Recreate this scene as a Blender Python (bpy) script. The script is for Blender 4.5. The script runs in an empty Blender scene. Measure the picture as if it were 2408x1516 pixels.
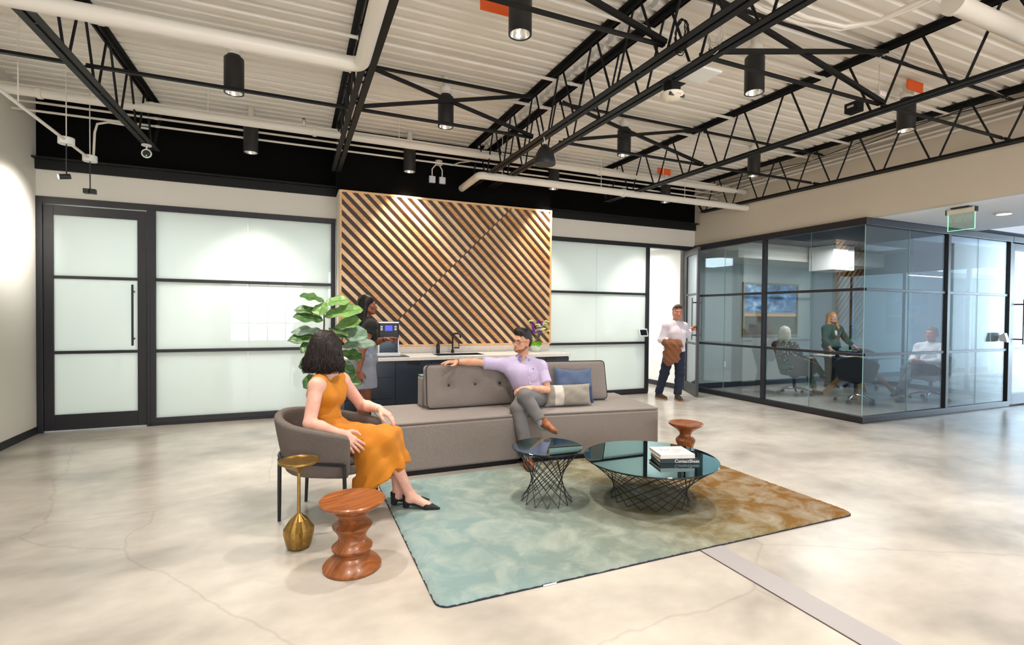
import bpy, bmesh, math, random
import numpy as np
from mathutils import Vector, Matrix
random.seed(7)
SC = bpy.context.scene
COL = SC.collection
pi = math.pi

# ------------------------------------------------------------------ camera
def set_camera():
    F = 1184.43
    yaw, pitch, roll = [math.radians(a) for a in (23.2092, -0.9085, 0.5029)]
    f = Vector((math.sin(yaw)*math.cos(pitch), math.cos(yaw)*math.cos(pitch), math.sin(pitch)))
    r = Vector((math.cos(yaw), -math.sin(yaw), 0)); u = r.cross(f)
    r2 = r*math.cos(roll)+u*math.sin(roll); u2 = -r*math.sin(roll)+u*math.cos(roll)
    cam = bpy.data.cameras.new('camera'); ob = bpy.data.objects.new('camera', cam); COL.objects.link(ob)
    cam.sensor_fit = 'HORIZONTAL'; cam.sensor_width = 36; cam.lens = F*36/2408
    cam.clip_start = .05; cam.clip_end = 200
    m = Matrix.Identity(4)
    for i in range(3):
        m[i][0], m[i][1], m[i][2] = r2[i], u2[i], -f[i]
    m[2][3] = 1.46
    ob.matrix_world = m
    SC.camera = ob
set_camera()

# ------------------------------------------------------------------ world, light, exposure
SC.view_settings.view_transform = 'Standard'
SC.view_settings.look = 'None'
SC.view_settings.gamma = 1
SC.view_settings.exposure = 0.15
SC.view_settings.use_curve_mapping = False
SC.cycles.max_bounces = 9
SC.cycles.diffuse_bounces = 4
SC.cycles.glossy_bounces = 4
SC.cycles.transmission_bounces = 6
SC.cycles.transparent_max_bounces = 24
SC.cycles.caustics_reflective = False
SC.cycles.caustics_refractive = False
SC.cycles.sample_clamp_indirect = 6
SC.cycles.use_denoising = True
w = bpy.data.worlds.new('sky'); SC.world = w; w.use_nodes = True
w.node_tree.nodes['Background'].inputs[0].default_value = (.75, .86, 1, 1)
w.node_tree.nodes['Background'].inputs[1].default_value = .8

def area(name, loc, target, sx, sy, power, col=(1, 1, 1), spread=180):
    l = bpy.data.lights.new(name, 'AREA'); l.shape = 'RECTANGLE'; l.size = sx; l.size_y = sy
    l.energy = power; l.color = col; l.spread = math.radians(spread)
    o = bpy.data.objects.new(name, l); COL.objects.link(o); o.location = loc
    o.rotation_euler = (Vector(target)-Vector(loc)).to_track_quat('-Z', 'Y').to_euler()
    return o
def spot(name, loc, target, power, ang, blend=.6, col=(1, .93, .84), r=.06):
    l = bpy.data.lights.new(name, 'SPOT'); l.energy = power; l.color = col
    l.spot_size = math.radians(ang); l.spot_blend = blend; l.shadow_soft_size = r
    o = bpy.data.objects.new(name, l); COL.objects.link(o); o.location = loc
    o.rotation_euler = (Vector(target)-Vector(loc)).to_track_quat('-Z', 'Y').to_euler()
    return o
# daylight through the tall windows behind the camera (three bays) and the window at the corridor's end
for xx in (-1.0, 2.4, 5.6):
    area('window_daylight', (xx, -5.95, 1.75), (xx, 0, 1.75), 2.5, 2.7, 185, (.96, .98, 1.0))
area('corridor_daylight', (19.4, 3.05, 1.6), (0, 3.05, 1.3), 2.5, 2.4, 850, (.60, .80, 1.0))
# ceiling panels of the rooms behind the frosted glass and of the meeting room
area('back_room_panel', (-.7, 9.3, 2.75), (-.7, 9.3, 0), 3.8, 1.8, 145, (.96, 1.0, 1.0))
area('back_room_panel', (5.5, 9.3, 2.75), (5.5, 9.3, 0), 2.6, 1.8, 92, (.96, 1.0, 1.0))
area('meeting_room_panel', (9.2, 6.0, 2.76), (9.2, 6.0, 0), 2.6, .5, 60, (1.0, .97, .93))

# ------------------------------------------------------------------ colour and material helpers
def lin(c):
    c = c/255
    return c/12.92 if c <= .04045 else ((c+.055)/1.055)**2.4
def C3(r, g, b):
    return (lin(r), lin(g), lin(b), 1)
MATS = {}
def mat(name, col, rough=.5, metal=0, spec=.5, noise=None, bump=None, coat=0, emit=None, sheen=0, alpha=None, stretch=None):
    """noise=(scale, colour2, lo, hi[, detail]); bump=(scale, strength)"""
    if name in MATS: return MATS[name]
    m = bpy.data.materials.new(name); m.use_nodes = True; MATS[name] = m
    nt = m.node_tree; b = nt.nodes['Principled BSDF']
    b.inputs['Base Color'].default_value = col
    b.inputs['Roughness'].default_value = rough
    b.inputs['Metallic'].default_value = metal
    b.inputs['Specular IOR Level'].default_value = spec
    if coat: b.inputs['Coat Weight'].default_value = coat; b.inputs['Coat Roughness'].default_value = .05
    if sheen: b.inputs['Sheen Weight'].default_value = sheen; b.inputs['Sheen Roughness'].default_value = .5
    if emit: b.inputs['Emission Color'].default_value = emit[0]; b.inputs['Emission Strength'].default_value = emit[1]
    tc = None
    if noise or bump:
        tc = nt.nodes.new('ShaderNodeTexCoord'); src = tc.outputs['Object']
        if stretch:
            mp = nt.nodes.new('ShaderNodeMapping'); mp.inputs['Scale'].default_value = stretch
            nt.links.new(src, mp.inputs[0]); src = mp.outputs[0]
    if noise:
        n = nt.nodes.new('ShaderNodeTexNoise'); n.inputs['Scale'].default_value = noise[0]
        n.inputs['Detail'].default_value = noise[4] if len(noise) > 4 else 5
        r = nt.nodes.new('ShaderNodeValToRGB')
        r.color_ramp.elements[0].color = col; r.color_ramp.elements[1].color = noise[1]
        r.color_ramp.elements[0].position = noise[2]; r.color_ramp.elements[1].position = noise[3]
        nt.links.new(src, n.inputs['Vector']); nt.links.new(n.outputs['Fac'], r.inputs[0])
        nt.links.new(r.outputs[0], b.inputs['Base Color'])
    if bump:
        n = nt.nodes.new('ShaderNodeTexNoise'); n.inputs['Scale'].default_value = bump[0]; n.inputs['Detail'].default_value = 4
        bp = nt.nodes.new('ShaderNodeBump'); bp.inputs['Strength'].default_value = bump[1]; bp.inputs['Distance'].default_value = .01
        nt.links.new(src, n.inputs['Vector']); nt.links.new(n.outputs['Fac'], bp.inputs['Height'])
        nt.links.new(bp.outputs[0], b.inputs['Normal'])
    return m
def fresnel_ior(nt, fr, ior):
    """same Fresnel curve on both faces of a thin pane"""
    g = nt.nodes.new('ShaderNodeNewGeometry'); mr = nt.nodes.new('ShaderNodeMapRange')
    mr.inputs['To Min'].default_value = ior; mr.inputs['To Max'].default_value = 1/ior
    nt.links.new(g.outputs['Backfacing'], mr.inputs['Value']); nt.links.new(mr.outputs[0], fr.inputs[0])
def glassmat(name, tint, refl=(.9, .95, 1, 1), ior=1.5, rough=0.0, gain=1.0):
    """a thin architectural pane: it lets straight light through and mirrors by Fresnel"""
    m = bpy.data.materials.new(name); m.use_nodes = True; MATS[name] = m; nt = m.node_tree
    nt.nodes.clear(); o = nt.nodes.new('ShaderNodeOutputMaterial')
    t = nt.nodes.new('ShaderNodeBsdfTransparent'); t.inputs[0].default_value = tint
    g = nt.nodes.new('ShaderNodeBsdfGlossy'); g.inputs['Color'].default_value = refl; g.inputs['Roughness'].default_value = rough
    fr = nt.nodes.new('ShaderNodeFresnel'); fr.inputs[0].default_value = ior
    mul = nt.nodes.new('ShaderNodeMath'); mul.operation = 'MULTIPLY'; mul.inputs[1].default_value = gain; mul.use_clamp = True
    mx = nt.nodes.new('ShaderNodeMixShader')
    fresnel_ior(nt, fr, ior)
    nt.links.new(fr.outputs[0], mul.inputs[0]); nt.links.new(mul.outputs[0], mx.inputs[0])
    nt.links.new(t.outputs[0], mx.inputs[1]); nt.links.new(g.outputs[0], mx.inputs[2]); nt.links.new(mx.outputs[0], o.inputs[0])
    return m

# ------------------------------------------------------------------ mesh helpers
def prop(o, label=None, cat=None, group=None, kind=None):
    if label: o['label'] = label
    if cat: o['category'] = cat
    if group: o['group'] = group
    if kind: o['kind'] = kind
    return o
def thing(name, label, cat, loc=(0, 0, 0), rz=0, group=None, kind=None):
    o = bpy.data.objects.new(name, None); COL.objects.link(o)
    o.location = loc; o.rotation_euler = (0, 0, rz); o.empty_display_size = .1
    return prop(o, label, cat, group, kind)
def obj_from(name, verts, faces, m, parent=None, smooth=False, kind=None, bevel=0, seg=2, sub=0, mats=None, fmat=None):
    me = bpy.data.meshes.new(name); me.from_pydata([tuple(v) for v in verts], [], faces); me.update()
    return obj_mesh(name, me, m, parent, smooth, kind, bevel, seg, sub)
def obj_mesh(name, me, m, parent=None, smooth=False, kind=None, bevel=0, seg=2, sub=0):
    o = bpy.data.objects.new(name, me); COL.objects.link(o)
    if m is not None and not me.materials: me.materials.append(m)
    if smooth:
        me.polygons.foreach_set('use_smooth', [True]*len(me.polygons))
        if smooth == 'auto': me.set_sharp_from_angle(angle=math.radians(40))
    if bevel:
        b = o.modifiers.new('bevel', 'BEVEL'); b.width = bevel; b.segments = seg; b.limit_method = 'ANGLE'; b.angle_limit = math.radians(40)
    if sub:
        s = o.modifiers.new('sub', 'SUBSURF'); s.levels = sub; s.render_levels = sub
    if parent is not None: o.parent = parent
    if kind: o['kind'] = kind
    return o
class MB:
    def __init__(s): s.v = []; s.f = []
    def add(s, vs, fs):
        n = len(s.v); s.v += [Vector(v) for v in vs]; s.f += [tuple(i+n for i in f) for f in fs]; return s
    def box(s, x0, y0, z0, x1, y1, z1):
        return s.add([(x0, y0, z0), (x1, y0, z0), (x1, y1, z0), (x0, y1, z0), (x0, y0, z1), (x1, y0, z1), (x1, y1, z1), (x0, y1, z1)],
                     [(3, 2, 1, 0), (4, 5, 6, 7), (0, 1, 5, 4), (1, 2, 6, 5), (2, 3, 7, 6), (3, 0, 4, 7)])
    def bar(s, p, q, w, h, up=(0, 0, 1)):
        p, q = Vector(p), Vector(q); d = (q-p).normalized(); sd = d.cross(Vector(up))
        if sd.length < 1e-4: sd = d.cross(Vector((1, 0, 0)))
        sd.normalize(); u = sd.cross(d)
        a, b = sd*w/2, u*h/2
        return s.add([p-a-b, p+a-b, p+a+b, p-a+b, q-a-b, q+a-b, q+a+b, q-a+b],
                     [(0, 1, 2, 3), (7, 6, 5, 4), (0, 4, 5, 1), (1, 5, 6, 2), (2, 6, 7, 3), (3, 7, 4, 0)])
    def cyl(s, p, q, r0, r1=None, n=16, cap=True):
        return s.tube([p, q], [r0, r0 if r1 is None else r1], n, cap)
    def tube(s, pts, r, n=8, cap=True, closed=False, flat=1.0, up=None):
        pts = [Vector(p) for p in pts]; k = len(pts)
        rs = r if isinstance(r, (list, tuple)) else [r]*k
        base = len(s.v); prev = None
        for i, p in enumerate(pts):
            if closed: d = pts[(i+1) % k]-pts[i-1]
            else: d = pts[min(i+1, k-1)]-pts[max(i-1, 0)]
            d.normalize()
            if prev is None:
                a = Vector(up) if up else (Vector((0, 0, 1)) if abs(d.z) < .9 else Vector((1, 0, 0)))
                a = a-d*a.dot(d)
            else: a = prev-d*prev.dot(d)
            a.normalize(); prev = a.copy(); b = d.cross(a)
            for j in range(n):
                t = 2*pi*j/n
                s.v.append(p+(a*math.cos(t)*flat+b*math.sin(t))*rs[i])
        m = k if closed else k-1
        for i in range(m):
            for j in range(n):
                i2 = (i+1) % k
                s.f.append((base+i*n+j, base+i*n+(j+1) % n, base+i2*n+(j+1) % n, base+i2*n+j))
        if cap and not closed:
            s.f.append(tuple(base+j for j in range(n))[::-1]); s.f.append(tuple(base+(k-1)*n+j for j in range(n)))
        return s
    def lathe(s, prof, n=32, c=(0, 0, 0), cap=True, wob=None):
        base = len(s.v); k = len(prof)
        for i, (r, z) in enumerate(prof):
            for j in range(n):
                t = 2*pi*j/n; rr = r*(wob(t, z) if wob else 1)
                s.v.append(Vector((c[0]+rr*math.cos(t), c[1]+rr*math.sin(t), c[2]+z)))
        for i in range(k-1):
            for j in range(n):
                s.f.append((base+i*n+j, base+i*n+(j+1) % n, base+(i+1)*n+(j+1) % n, base+(i+1)*n+j))
        if cap:
            s.f.append(tuple(base+j for j in range(n))[::-1]); s.f.append(tuple(base+(k-1)*n+j for j in range(n)))
        return s
    def sphere(s, c, r, n=12, m=8):
        rx, ry, rz = r if isinstance(r, (tuple, list)) else (r, r, r)
        prof = [(math.sin(pi*i/m), -math.cos(pi*i/m)) for i in range(m+1)]
        base = len(s.v)
        for a, z in prof:
            for j in range(n):
                t = 2*pi*j/n; s.v.append(Vector((c[0]+rx*max(a, 1e-4)*math.cos(t), c[1]+ry*max(a, 1e-4)*math.sin(t), c[2]+rz*z)))
        for i in range(m):
            for j in range(n):
                s.f.append((base+i*n+j, base+i*n+(j+1) % n, base+(i+1)*n+(j+1) % n, base+(i+1)*n+j))
        return s
    def prism(s, poly, z0, z1):
        n = len(poly)
        return s.add([(x, y, z0) for x, y in poly]+[(x, y, z1) for x, y in poly],
                     [tuple(range(n))[::-1], tuple(range(n, 2*n))]+[(i, (i+1) % n, n+(i+1) % n, n+i) for i in range(n)])
    def xf(s, M):
        s.v = [M @ v for v in s.v]; return s
    def build(s, name, m, parent=None, smooth=False, world=False, **k):
        vs = s.v
        if world and parent is not None:
            I = (Matrix.Translation(parent.location) @ parent.rotation_euler.to_matrix().to_4x4()).inverted(); vs = [I @ v for v in vs]
        return obj_from(name, vs, s.f, m, parent, smooth, **k)
def copy_tree(o, parent=None):
    c = o.copy(); COL.objects.link(c); c.parent = parent
    for ch in list(o.children): copy_tree(ch, c)
    return c
def struct(name, mb, m, label=None, **k):
    o = mb.build(name, m, **k); prop(o, label, None, None, 'structure'); return o
# ------------------------------------------------------------------ materials of the setting
BLK = mat('black_paint', C3(14, 13, 13), .6, spec=.3)
WALLBLACK = mat('black_wall_paint', C3(5, 4, 4), .85, spec=.1)
FRAME = mat('dark_frame_metal', C3(34, 33, 37), .42, spec=.45)
WALLW = mat('white_wall_paint', C3(222, 217, 206), .75, bump=(180, .05))
WALLB = mat('beige_wall_paint', C3(206, 194, 176), .8, bump=(180, .05))
DECKM = mat('deck_paint', C3(240, 234, 225), .6, noise=(1.2, C3(234, 227, 216), .35, .7))
PIPEM = mat('pipe_paint', C3(226, 219, 208), .35)
WHITEM = mat('white_plastic', C3(232, 231, 226), .4)
DARKBASE = mat('dark_baseboard', C3(28, 28, 32), .5)
STEEL = mat('chrome', C3(200, 200, 205), .12, metal=1)
CLEAR = glassmat('clear_glass', (.88, .93, .96, 1), gain=1.6)
GEDGE = mat('glass_edge', C3(150, 190, 185), .2)

def floor_material():
    m = bpy.data.materials.new('polished_concrete'); m.use_nodes = True; nt = m.node_tree; b = nt.nodes['Principled BSDF']
    N = nt.nodes.new; L = nt.links.new
    tc = N('ShaderNodeTexCoord'); mp = N('ShaderNodeMapping'); mp.inputs['Scale'].default_value = (1, 1.35, 1); L(tc.outputs['Object'], mp.inputs[0])
    n1 = N('ShaderNodeTexNoise'); n1.inputs['Scale'].default_value = .95; n1.inputs['Detail'].default_value = 4; n1.inputs['Roughness'].default_value = .5; n1.inputs['Distortion'].default_value = .3
    n2 = N('ShaderNodeTexNoise'); n2.inputs['Scale'].default_value = 5; n2.inputs['Detail'].default_value = 5; n2.inputs['Roughness'].default_value = .55
    r1 = N('ShaderNodeValToRGB'); e = r1.color_ramp.elements
    e[0].position = .28; e[0].color = C3(146, 141, 134); e[1].position = .80; e[1].color = C3(208, 201, 191)
    k = e.new(.48); k.color = C3(182, 175, 166)
    r2 = N('ShaderNodeValToRGB'); e = r2.color_ramp.elements
    e[0].position = .32; e[0].color = (.80, .80, .795, 1); e[1].position = .75; e[1].color = (1.0, 1.0, .995, 1)
    mul = N('ShaderNodeMixRGB'); mul.blend_type = 'MULTIPLY'; mul.inputs[0].default_value = .75
    # hairline cracks: thin bright-dark lines of a distorted cell pattern, only in a few patches
    v = N('ShaderNodeTexVoronoi'); v.feature = 'DISTANCE_TO_EDGE'; v.inputs['Scale'].default_value = .42
    nd = N('ShaderNodeTexNoise'); nd.inputs['Scale'].default_value = 2.2; nd.inputs['Detail'].default_value = 6
    mxv = N('ShaderNodeMixRGB'); mxv.inputs[0].default_value = .16
    L(tc.outputs['Object'], nd.inputs['Vector']); L(tc.outputs['Object'], mxv.inputs[1]); L(nd.outputs['Color'], mxv.inputs[2]); L(mxv.outputs[0], v.inputs['Vector'])
    rc = N('ShaderNodeValToRGB'); rc.color_ramp.elements[0].position = 0; rc.color_ramp.elements[0].color = (.78, .76, .73, 1); rc.color_ramp.elements[1].position = .0035; rc.color_ramp.elements[1].color = (1, 1, 1, 1)
    L(v.outputs['Distance'], rc.inputs[0])
    mul2 = N('ShaderNodeMixRGB'); mul2.blend_type = 'MULTIPLY'; mul2.inputs[0].default_value = .6
    for n in (n1, n2): L(mp.outputs[0], n.inputs['Vector'])
    L(n1.outputs['Fac'], r1.inputs[0]); L(n2.outputs['Fac'], r2.inputs[0]); L(r1.outputs[0], mul.inputs[1]); L(r2.outputs[0], mul.inputs[2])
    L(mul.outputs[0], mul2.inputs[1]); L(rc.outputs[0], mul2.inputs[2]); L(mul2.outputs[0], b.inputs['Base Color'])
    rr = N('ShaderNodeMapRange'); rr.inputs['To Min'].default_value = .20; rr.inputs['To Max'].default_value = .27
    L(n1.outputs['Fac'], rr.inputs['Value']); L(rr.outputs[0], b.inputs['Roughness'])
    b.inputs['Specular IOR Level'].default_value = .55
    return m
FLOORM = floor_material()

YB, XL, XR, YG, HT = 7.72, -2.82, 7.18, 4.47, 2.81      # back wall, left wall, glass wall, meeting room front, frame height
ZD = lambda y: 3.85+.016*y                               # underside of the roof deck
struct('floor', MB().box(-2.95, -6.2, -.1, 20, 11.5, 0), FLOORM, 'pale polished concrete floor with cloudy mottling and fine cracks')
struct('trim_1', MB().box(2.32, -6, 0.0005, 2.49, 2.396, .003).box(2.32, 4.2, 0.0005, 2.49, 4.47, .003), mat('joint_cover', C3(168, 163, 164), .4, metal=.2), 'flat grey expansion joint cover strip let into the floor')
struct('trim_2', MB().box(2.312, -6, .0004, 2.3195, 2.396, .0012), mat('joint_sealant', C3(70, 52, 48), .8), 'thin dark joint beside the floor cover strip')
struct('wall_left', MB().box(XL-.15, -6.2, 0, XL, YB+.2, 4.2), WALLW, 'white plaster side wall washed by a spotlight')
struct('baseboard_left', MB().box(XL, -6, 0, XL+.012, YB, .085), DARKBASE, 'dark baseboard along the left wall')
# back wall above the glazing, with the black steel beam over it
struct('wall_back', MB().box(XL, YB-.03, HT, .53, YB+.15, 3.13).box(3.77, YB-.03, HT, XR, YB+.15, 3.13).box(.53, YB-.02, 0, 3.77, YB+.15, 3.13), WALLW, 'white wall strip over the frosted glazing')
struct('wall_back_upper', MB().box(XL, YB-.02, 3.24, .53, YB+.15, 4.2).box(3.77, YB-.02, 3.24, XR, YB+.15, 4.2), WALLBLACK, 'black painted upper back wall')
for i, (a, b_) in enumerate(((XL, .53), (3.77, XR))):
    t = thing('steel_beam', ('black steel beam over the frosted glass door and window at left', 'black steel beam over the frosted window at right of the slat panel')[i], 'beam', ((a+b_)/2, YB-.05, 3.12), group='black steel beams over the glazing')
    MB().box(a, YB-.06, 3.125, b_, YB-.031, 3.235).build('web', BLK, t, world=True)
    MB().box(a, YB-.15, 3.235, b_, YB-.031, 3.252).build('flange', BLK, t, world=True)
# projecting wall that carries the slat panel
struct('wall_feature', MB().box(.53, 7.25, 0, 3.77, YB-.021, 3.135), WALLW, 'projecting white wall that carries the wooden slat panel')
struct('wall_feature_upper', MB().box(.53, 7.25, 3.135, 3.77, YB-.021, 4.2), WALLBLACK, 'black painted wall above the wooden slat panel')
# right wall over the meeting room glass, going on over the corridor mouth
struct('wall_right', MB().box(XR, -6.2, 2.83, XR+.14, YB+.15, 4.2).box(XR, -6.2, 0, XR+.14, 1.65, 2.83), WALLB, 'beige wall over the meeting room glass and corridor opening')
# corridor and meeting room shell
struct('ceiling_corridor', MB().box(XR+.14, 1.5, 2.83, 9.8, YG-.06, 2.95), mat('corridor_ceiling', C3(236, 236, 240), .8), 'smooth white lowered corridor ceiling')
struct('ceiling_corridor_raised', MB().box(9.8, 1.5, 3.35, 20, YG+.0, 3.45).box(9.8, 1.5, 2.95, 9.9, YG, 3.35), mat('corridor_ceiling', C3(236, 236, 240), .8), 'raised bright corridor ceiling')
struct('wall_corridor', MB().box(XR+.14, 1.5, 0, 13.5, 1.65, 3.4).box(15.2, 1.5, 0, 20, 1.65, 3.4), WALLW, 'white corridor side wall')
struct('wall_corridor_end', MB().box(19.9, 1.5, 0, 20, 5, .3).box(19.9, 1.5, 2.9, 20, 5, 3.4), WALLW, 'corridor end wall around the window')
struct('wall_meeting_back', MB().box(XR, YB+.06, 0, 19, YB+.2, 3.4), mat('grey_green_wall', C3(168, 172, 166), .8), 'grey meeting room back wall with a painting')
struct('baseboard_meeting', MB().box(XR+.06, YB+.045, 0, 18, YB+.06, .11), DARKBASE, 'dark baseboard of the meeting room')
struct('ceiling_meeting', MB().box(XR+.02, YG+.06, 2.84, 19, 6.9, 2.92), mat('dark_ceiling', C3(60, 66, 76), .8), 'dark open ceiling of the meeting room')
struct('trim_3', MB().box(XR+.3, 6.9, 2.55, 18, YB+.05, 2.92), WALLW, 'white dropped soffit along the meeting room back wall')
# rooms behind the frosted glass
struct('wall_backroom', MB().box(XL-.1, 10.6, 0, 7.0, 10.7, 3).box(3.0, YB+.2, 0, 3.1, 10.6, 3).box(7.0, YB+.16, 0, 7.12, 10.7, 3).box(XL-.1, YB+.2, 0, XL, 10.6, 3), mat('backroom_wall', C3(236, 234, 230), .8), 'white walls of the lit rooms behind the glazing')
struct('ceiling_backroom', MB().box(XL, YB+.16, 2.84, 7.1, 10.7, 2.92), mat('backroom_ceiling', C3(225, 226, 224), .8), 'white ceiling of the room behind the open door')
struct('baseboard_backroom', MB().box(6.985, YB+.2, 0, 7.0, 10.6, .1), DARKBASE, 'dark baseboard in the room behind the open door')
# wall behind the camera with its tall windows
wf = MB().box(-2.95, -6.2, 0, 7.3, -6.05, .35).box(-2.95, -6.2, 3.15, 7.3, -6.05, 4.2)
for a, b_ in ((-2.95, -2.25), (.25, 1.15), (3.65, 4.35), (6.85, 7.3)): wf.box(a, -6.2, .35, b_, -6.05, 3.15)
struct('wall_front', wf, WALLW, 'white wall with tall windows behind the viewer')
for i, a in enumerate((-2.25, 1.15, 4.35)):
    g = MB()
    for k in range(5): g.box(a+2.5*k/4-.025, -5.93, .35, a+2.5*k/4+.025, -5.88, 3.15)
    for k in range(5): g.box(a, -5.93, .35+2.8*k/4-.025, a+2.5, -5.88, .35+2.8*k/4+.025)
    struct('window_%d' % (7+i), g, FRAME, 'dark gridded window behind the viewer')

# ------------------------------------------------------------------ roof deck (two fluted sheets either side of the expansion joint)
def deck(x0, x1, name):
    vs = []; fs = []; p = .152; y = -6.2; i = 0; d = .034
    prof = []
    while y < YB+.1:
        for dy, dz in ((0, 0), (.078, 0), (.098, d), (.132, d)):
            yy = y+dy; prof.append((yy, ZD(yy)+dz))
        y += p
    n = len(prof)
    for x in (x0, x1):
        for yy, zz in prof: vs.append((x, yy, zz))
    for k in range(n-1): fs.append((k, k+1, n+k+1, n+k))
    o = obj_from(name, vs, fs, DECKM); prop(o, 'off-white painted fluted metal roof deck', None, None, 'structure')
deck(XL-.1, 2.545, 'ceiling'); deck(2.60, XR+.1, 'ceiling')
struct('trim_4', MB().bar((2.57, -6.2, ZD(-6.2)+.06), (2.57, YB+.1, ZD(YB+.1)+.06), .24, .01), DECKM, 'cover plate over the roof expansion joint')

# ------------------------------------------------------------------ steel bar joists
JX = dict(A=-1.57, B=.497, C=2.42, D=2.72, E=4.85, F=6.95)
JL = dict(A='black steel roof joist nearest the left wall', B='black steel roof joist over the left edge of the slat panel', C='left one of the close pair of black roof joists',
          D='right one of the close pair of black roof joists', E='black steel roof joist over the open door and flower vase', F='black steel roof joist running beside the beige wall')
SL = .016
def zb(y): return 3.268+SL*y
def joist(key):
    x = JX[key]; t = thing('roof_joist', JL[key], 'joist', (x, 7.3, zb(7.3)), group='black bar joists under the roof deck')
    y0, y1 = -5.9, 7.28
    for nm, zz, hh, ex in (('bottom_chord', lambda y: zb(y), .042, 0), ('top_chord', lambda y: ZD(y)-.056, .05, .25)):
        for sgn in (-1, 1):
            m = MB()
            ya, yb_ = y0, y1+ex
            up = nm[0] == 't'
            m.bar((x+sgn*.036, ya, zz(ya)+(.05 if up else .003)), (x+sgn*.036, yb_, zz(yb_)+(.05 if up else .003)), .05, .006)      # flat leg
            m.bar((x+sgn*.0135, ya, zz(ya)+hh/2), (x+sgn*.0135, yb_, zz(yb_)+hh/2), .006, hh)                                    # standing leg
            m.build(nm, BLK, t, world=True)
    yb_ = 7.22
    web = None
    while yb_ > 0:
        for s in (-1, 1):
            yt = yb_+s*.26; yy = yb_+s*.045
            if yt > 7.4: continue
            MB().cyl((x, yy, zb(yy)+.022), (x, yt, ZD(yt)-.045), .0105, n=6).build('web_rod', BLK, t, world=True, smooth='auto')
        yb_ -= .612
    if key in 'ABCDEF':
        MB().bar((x, 7.26, zb(7.26)+.02), (x, 7.60, ZD(7.6)-.05), .03, .02).build('end_strut', BLK, t, world=True)
    for yy in (6.6, 5.5, 4.3, 3.2): MB().box(x-.03, yy-.012, zb(yy)+.004, x+.03, yy+.012, zb(yy)+.016).build('spacer', BLK, t, world=True)
for k in JX: joist(k)
def bridging(y, label):
    t = thing('joist_bridging', label, 'bracing', (2.2, y, zb(y)), group='bracing between the joists')
    zt, zl = ZD(y)-.085, zb(y)+.06
    cuts = [XL, -1.57, .497, 2.42, 2.72, 4.85, 6.95, XR]
    for i in range(7):
        a, b_ = cuts[i]+.0, cuts[i+1]
        if i == 3: continue
        for z in (zt, zl):
            if i == 6 and z == zt: pass
            MB().bar((a+.02, y, z), (b_-.02, y, z), .036, .006).bar((a+.02, y+.016, z+.016), (b_-.02, y+.016, z+.016), .006, .034).build('tie_bar', BLK, t, world=True)
        if i in (2, 4):
            for dy, za, zb_ in ((-.03, zt, zl), (-.055, zl, zt)):
                MB().bar((a+.03, y+dy, za), (b_-.03, y+dy, zb_), .034, .006).bar((a+.03, y+dy-.015, za+.01), (b_-.03, y+dy-.015, zb_+.01), .006, .034).build('cross_brace', BLK, t, world=True)
bridging(5.07, 'far row of black ties and crossed braces between the joists')
bridging(2.90, 'near row of black ties and crossed braces between the joists')

# ------------------------------------------------------------------ black cylinder pendants
LENS = mat('lamp_lens', C3(255, 250, 240), .3, emit=((1, .95, .88, 1), 9))
REFL = mat('lamp_reflector', C3(235, 235, 232), .18, metal=1)
CYL = mat('lamp_black', C3(30, 29, 30), .5, bump=(220, .04))
def pendant(i, x, y, label):
    zb_ = 3.42
    t = thing('cylinder_pendant', label, 'light', (x, y, zb_), group='black cylinder pendants')
    r = .082
    MB().lathe([(r-.012, .004), (r, 0), (r, .302), (r-.006, .312), (.055, .322), (.055, .335)], 28, cap=False).build('housing', CYL, t, smooth='auto')
    MB().lathe([(r-.012, .004), (.058, .05), (.04, .07)], 28, cap=False).build('reflector', REFL, t, smooth=True)
    MB().lathe([(.0, .066), (.042, .066)], 24, cap=False).build('lens', LENS, t)
    MB().lathe([(.05, .335), (.05, .350), (.062, .352), (.062, .40), (.035, .402), (.035, ZD(y)-zb_+.03)], 20).build('canopy', PIPEM, t, smooth='auto')
    spot('pendant_light', (x, y, zb_+.03), (x, y, 0), 215, 84, .6)
PY = [(7.0, 'far'), (5.17, 'middle'), (3.26, 'near')]
names = {(-.515, 7.0): 'black cylinder pendant against the black wall over the frosted window', (1.44, 7.0): 'black cylinder pendant just above the left half of the slat panel',
         (3.69, 7.0): 'black cylinder pendant behind a white pipe above the slat panel corner', (5.87, 7.0): 'black cylinder pendant above the open glass door, behind a white pipe',
         (-.515, 5.17): 'large black cylinder pendant left of the long white pipe bend', (1.44, 5.17): 'black cylinder pendant behind crossed braces above the slat panel',
         (3.69, 5.17): 'black cylinder pendant behind crossed braces right of the hanging speaker', (5.87, 5.17): 'black cylinder pendant hanging below the orange board row near beige wall',
         (1.44, 3.26): 'largest black cylinder pendant, cut by the top edge of the photo', (3.69, 3.26): 'large black cylinder pendant behind crossed braces right of the fire alarm',
         (5.87, 3.26): 'rightmost large black cylinder pendant near the beige wall'}
for i, ((x, y), l) in enumerate(names.items()): pendant(i, x, y, l)
for x in (-.515, 1.44, 3.69, 5.87):
    for y in (1.35, -.55, -2.5): spot('pendant_light', (x, y, 3.45), (x, y, 0), 215, 84, .6)
spot('pendant_light', (-.515, 3.26, 3.45), (-.515, 3.26, 0), 215, 84, .6)
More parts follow.
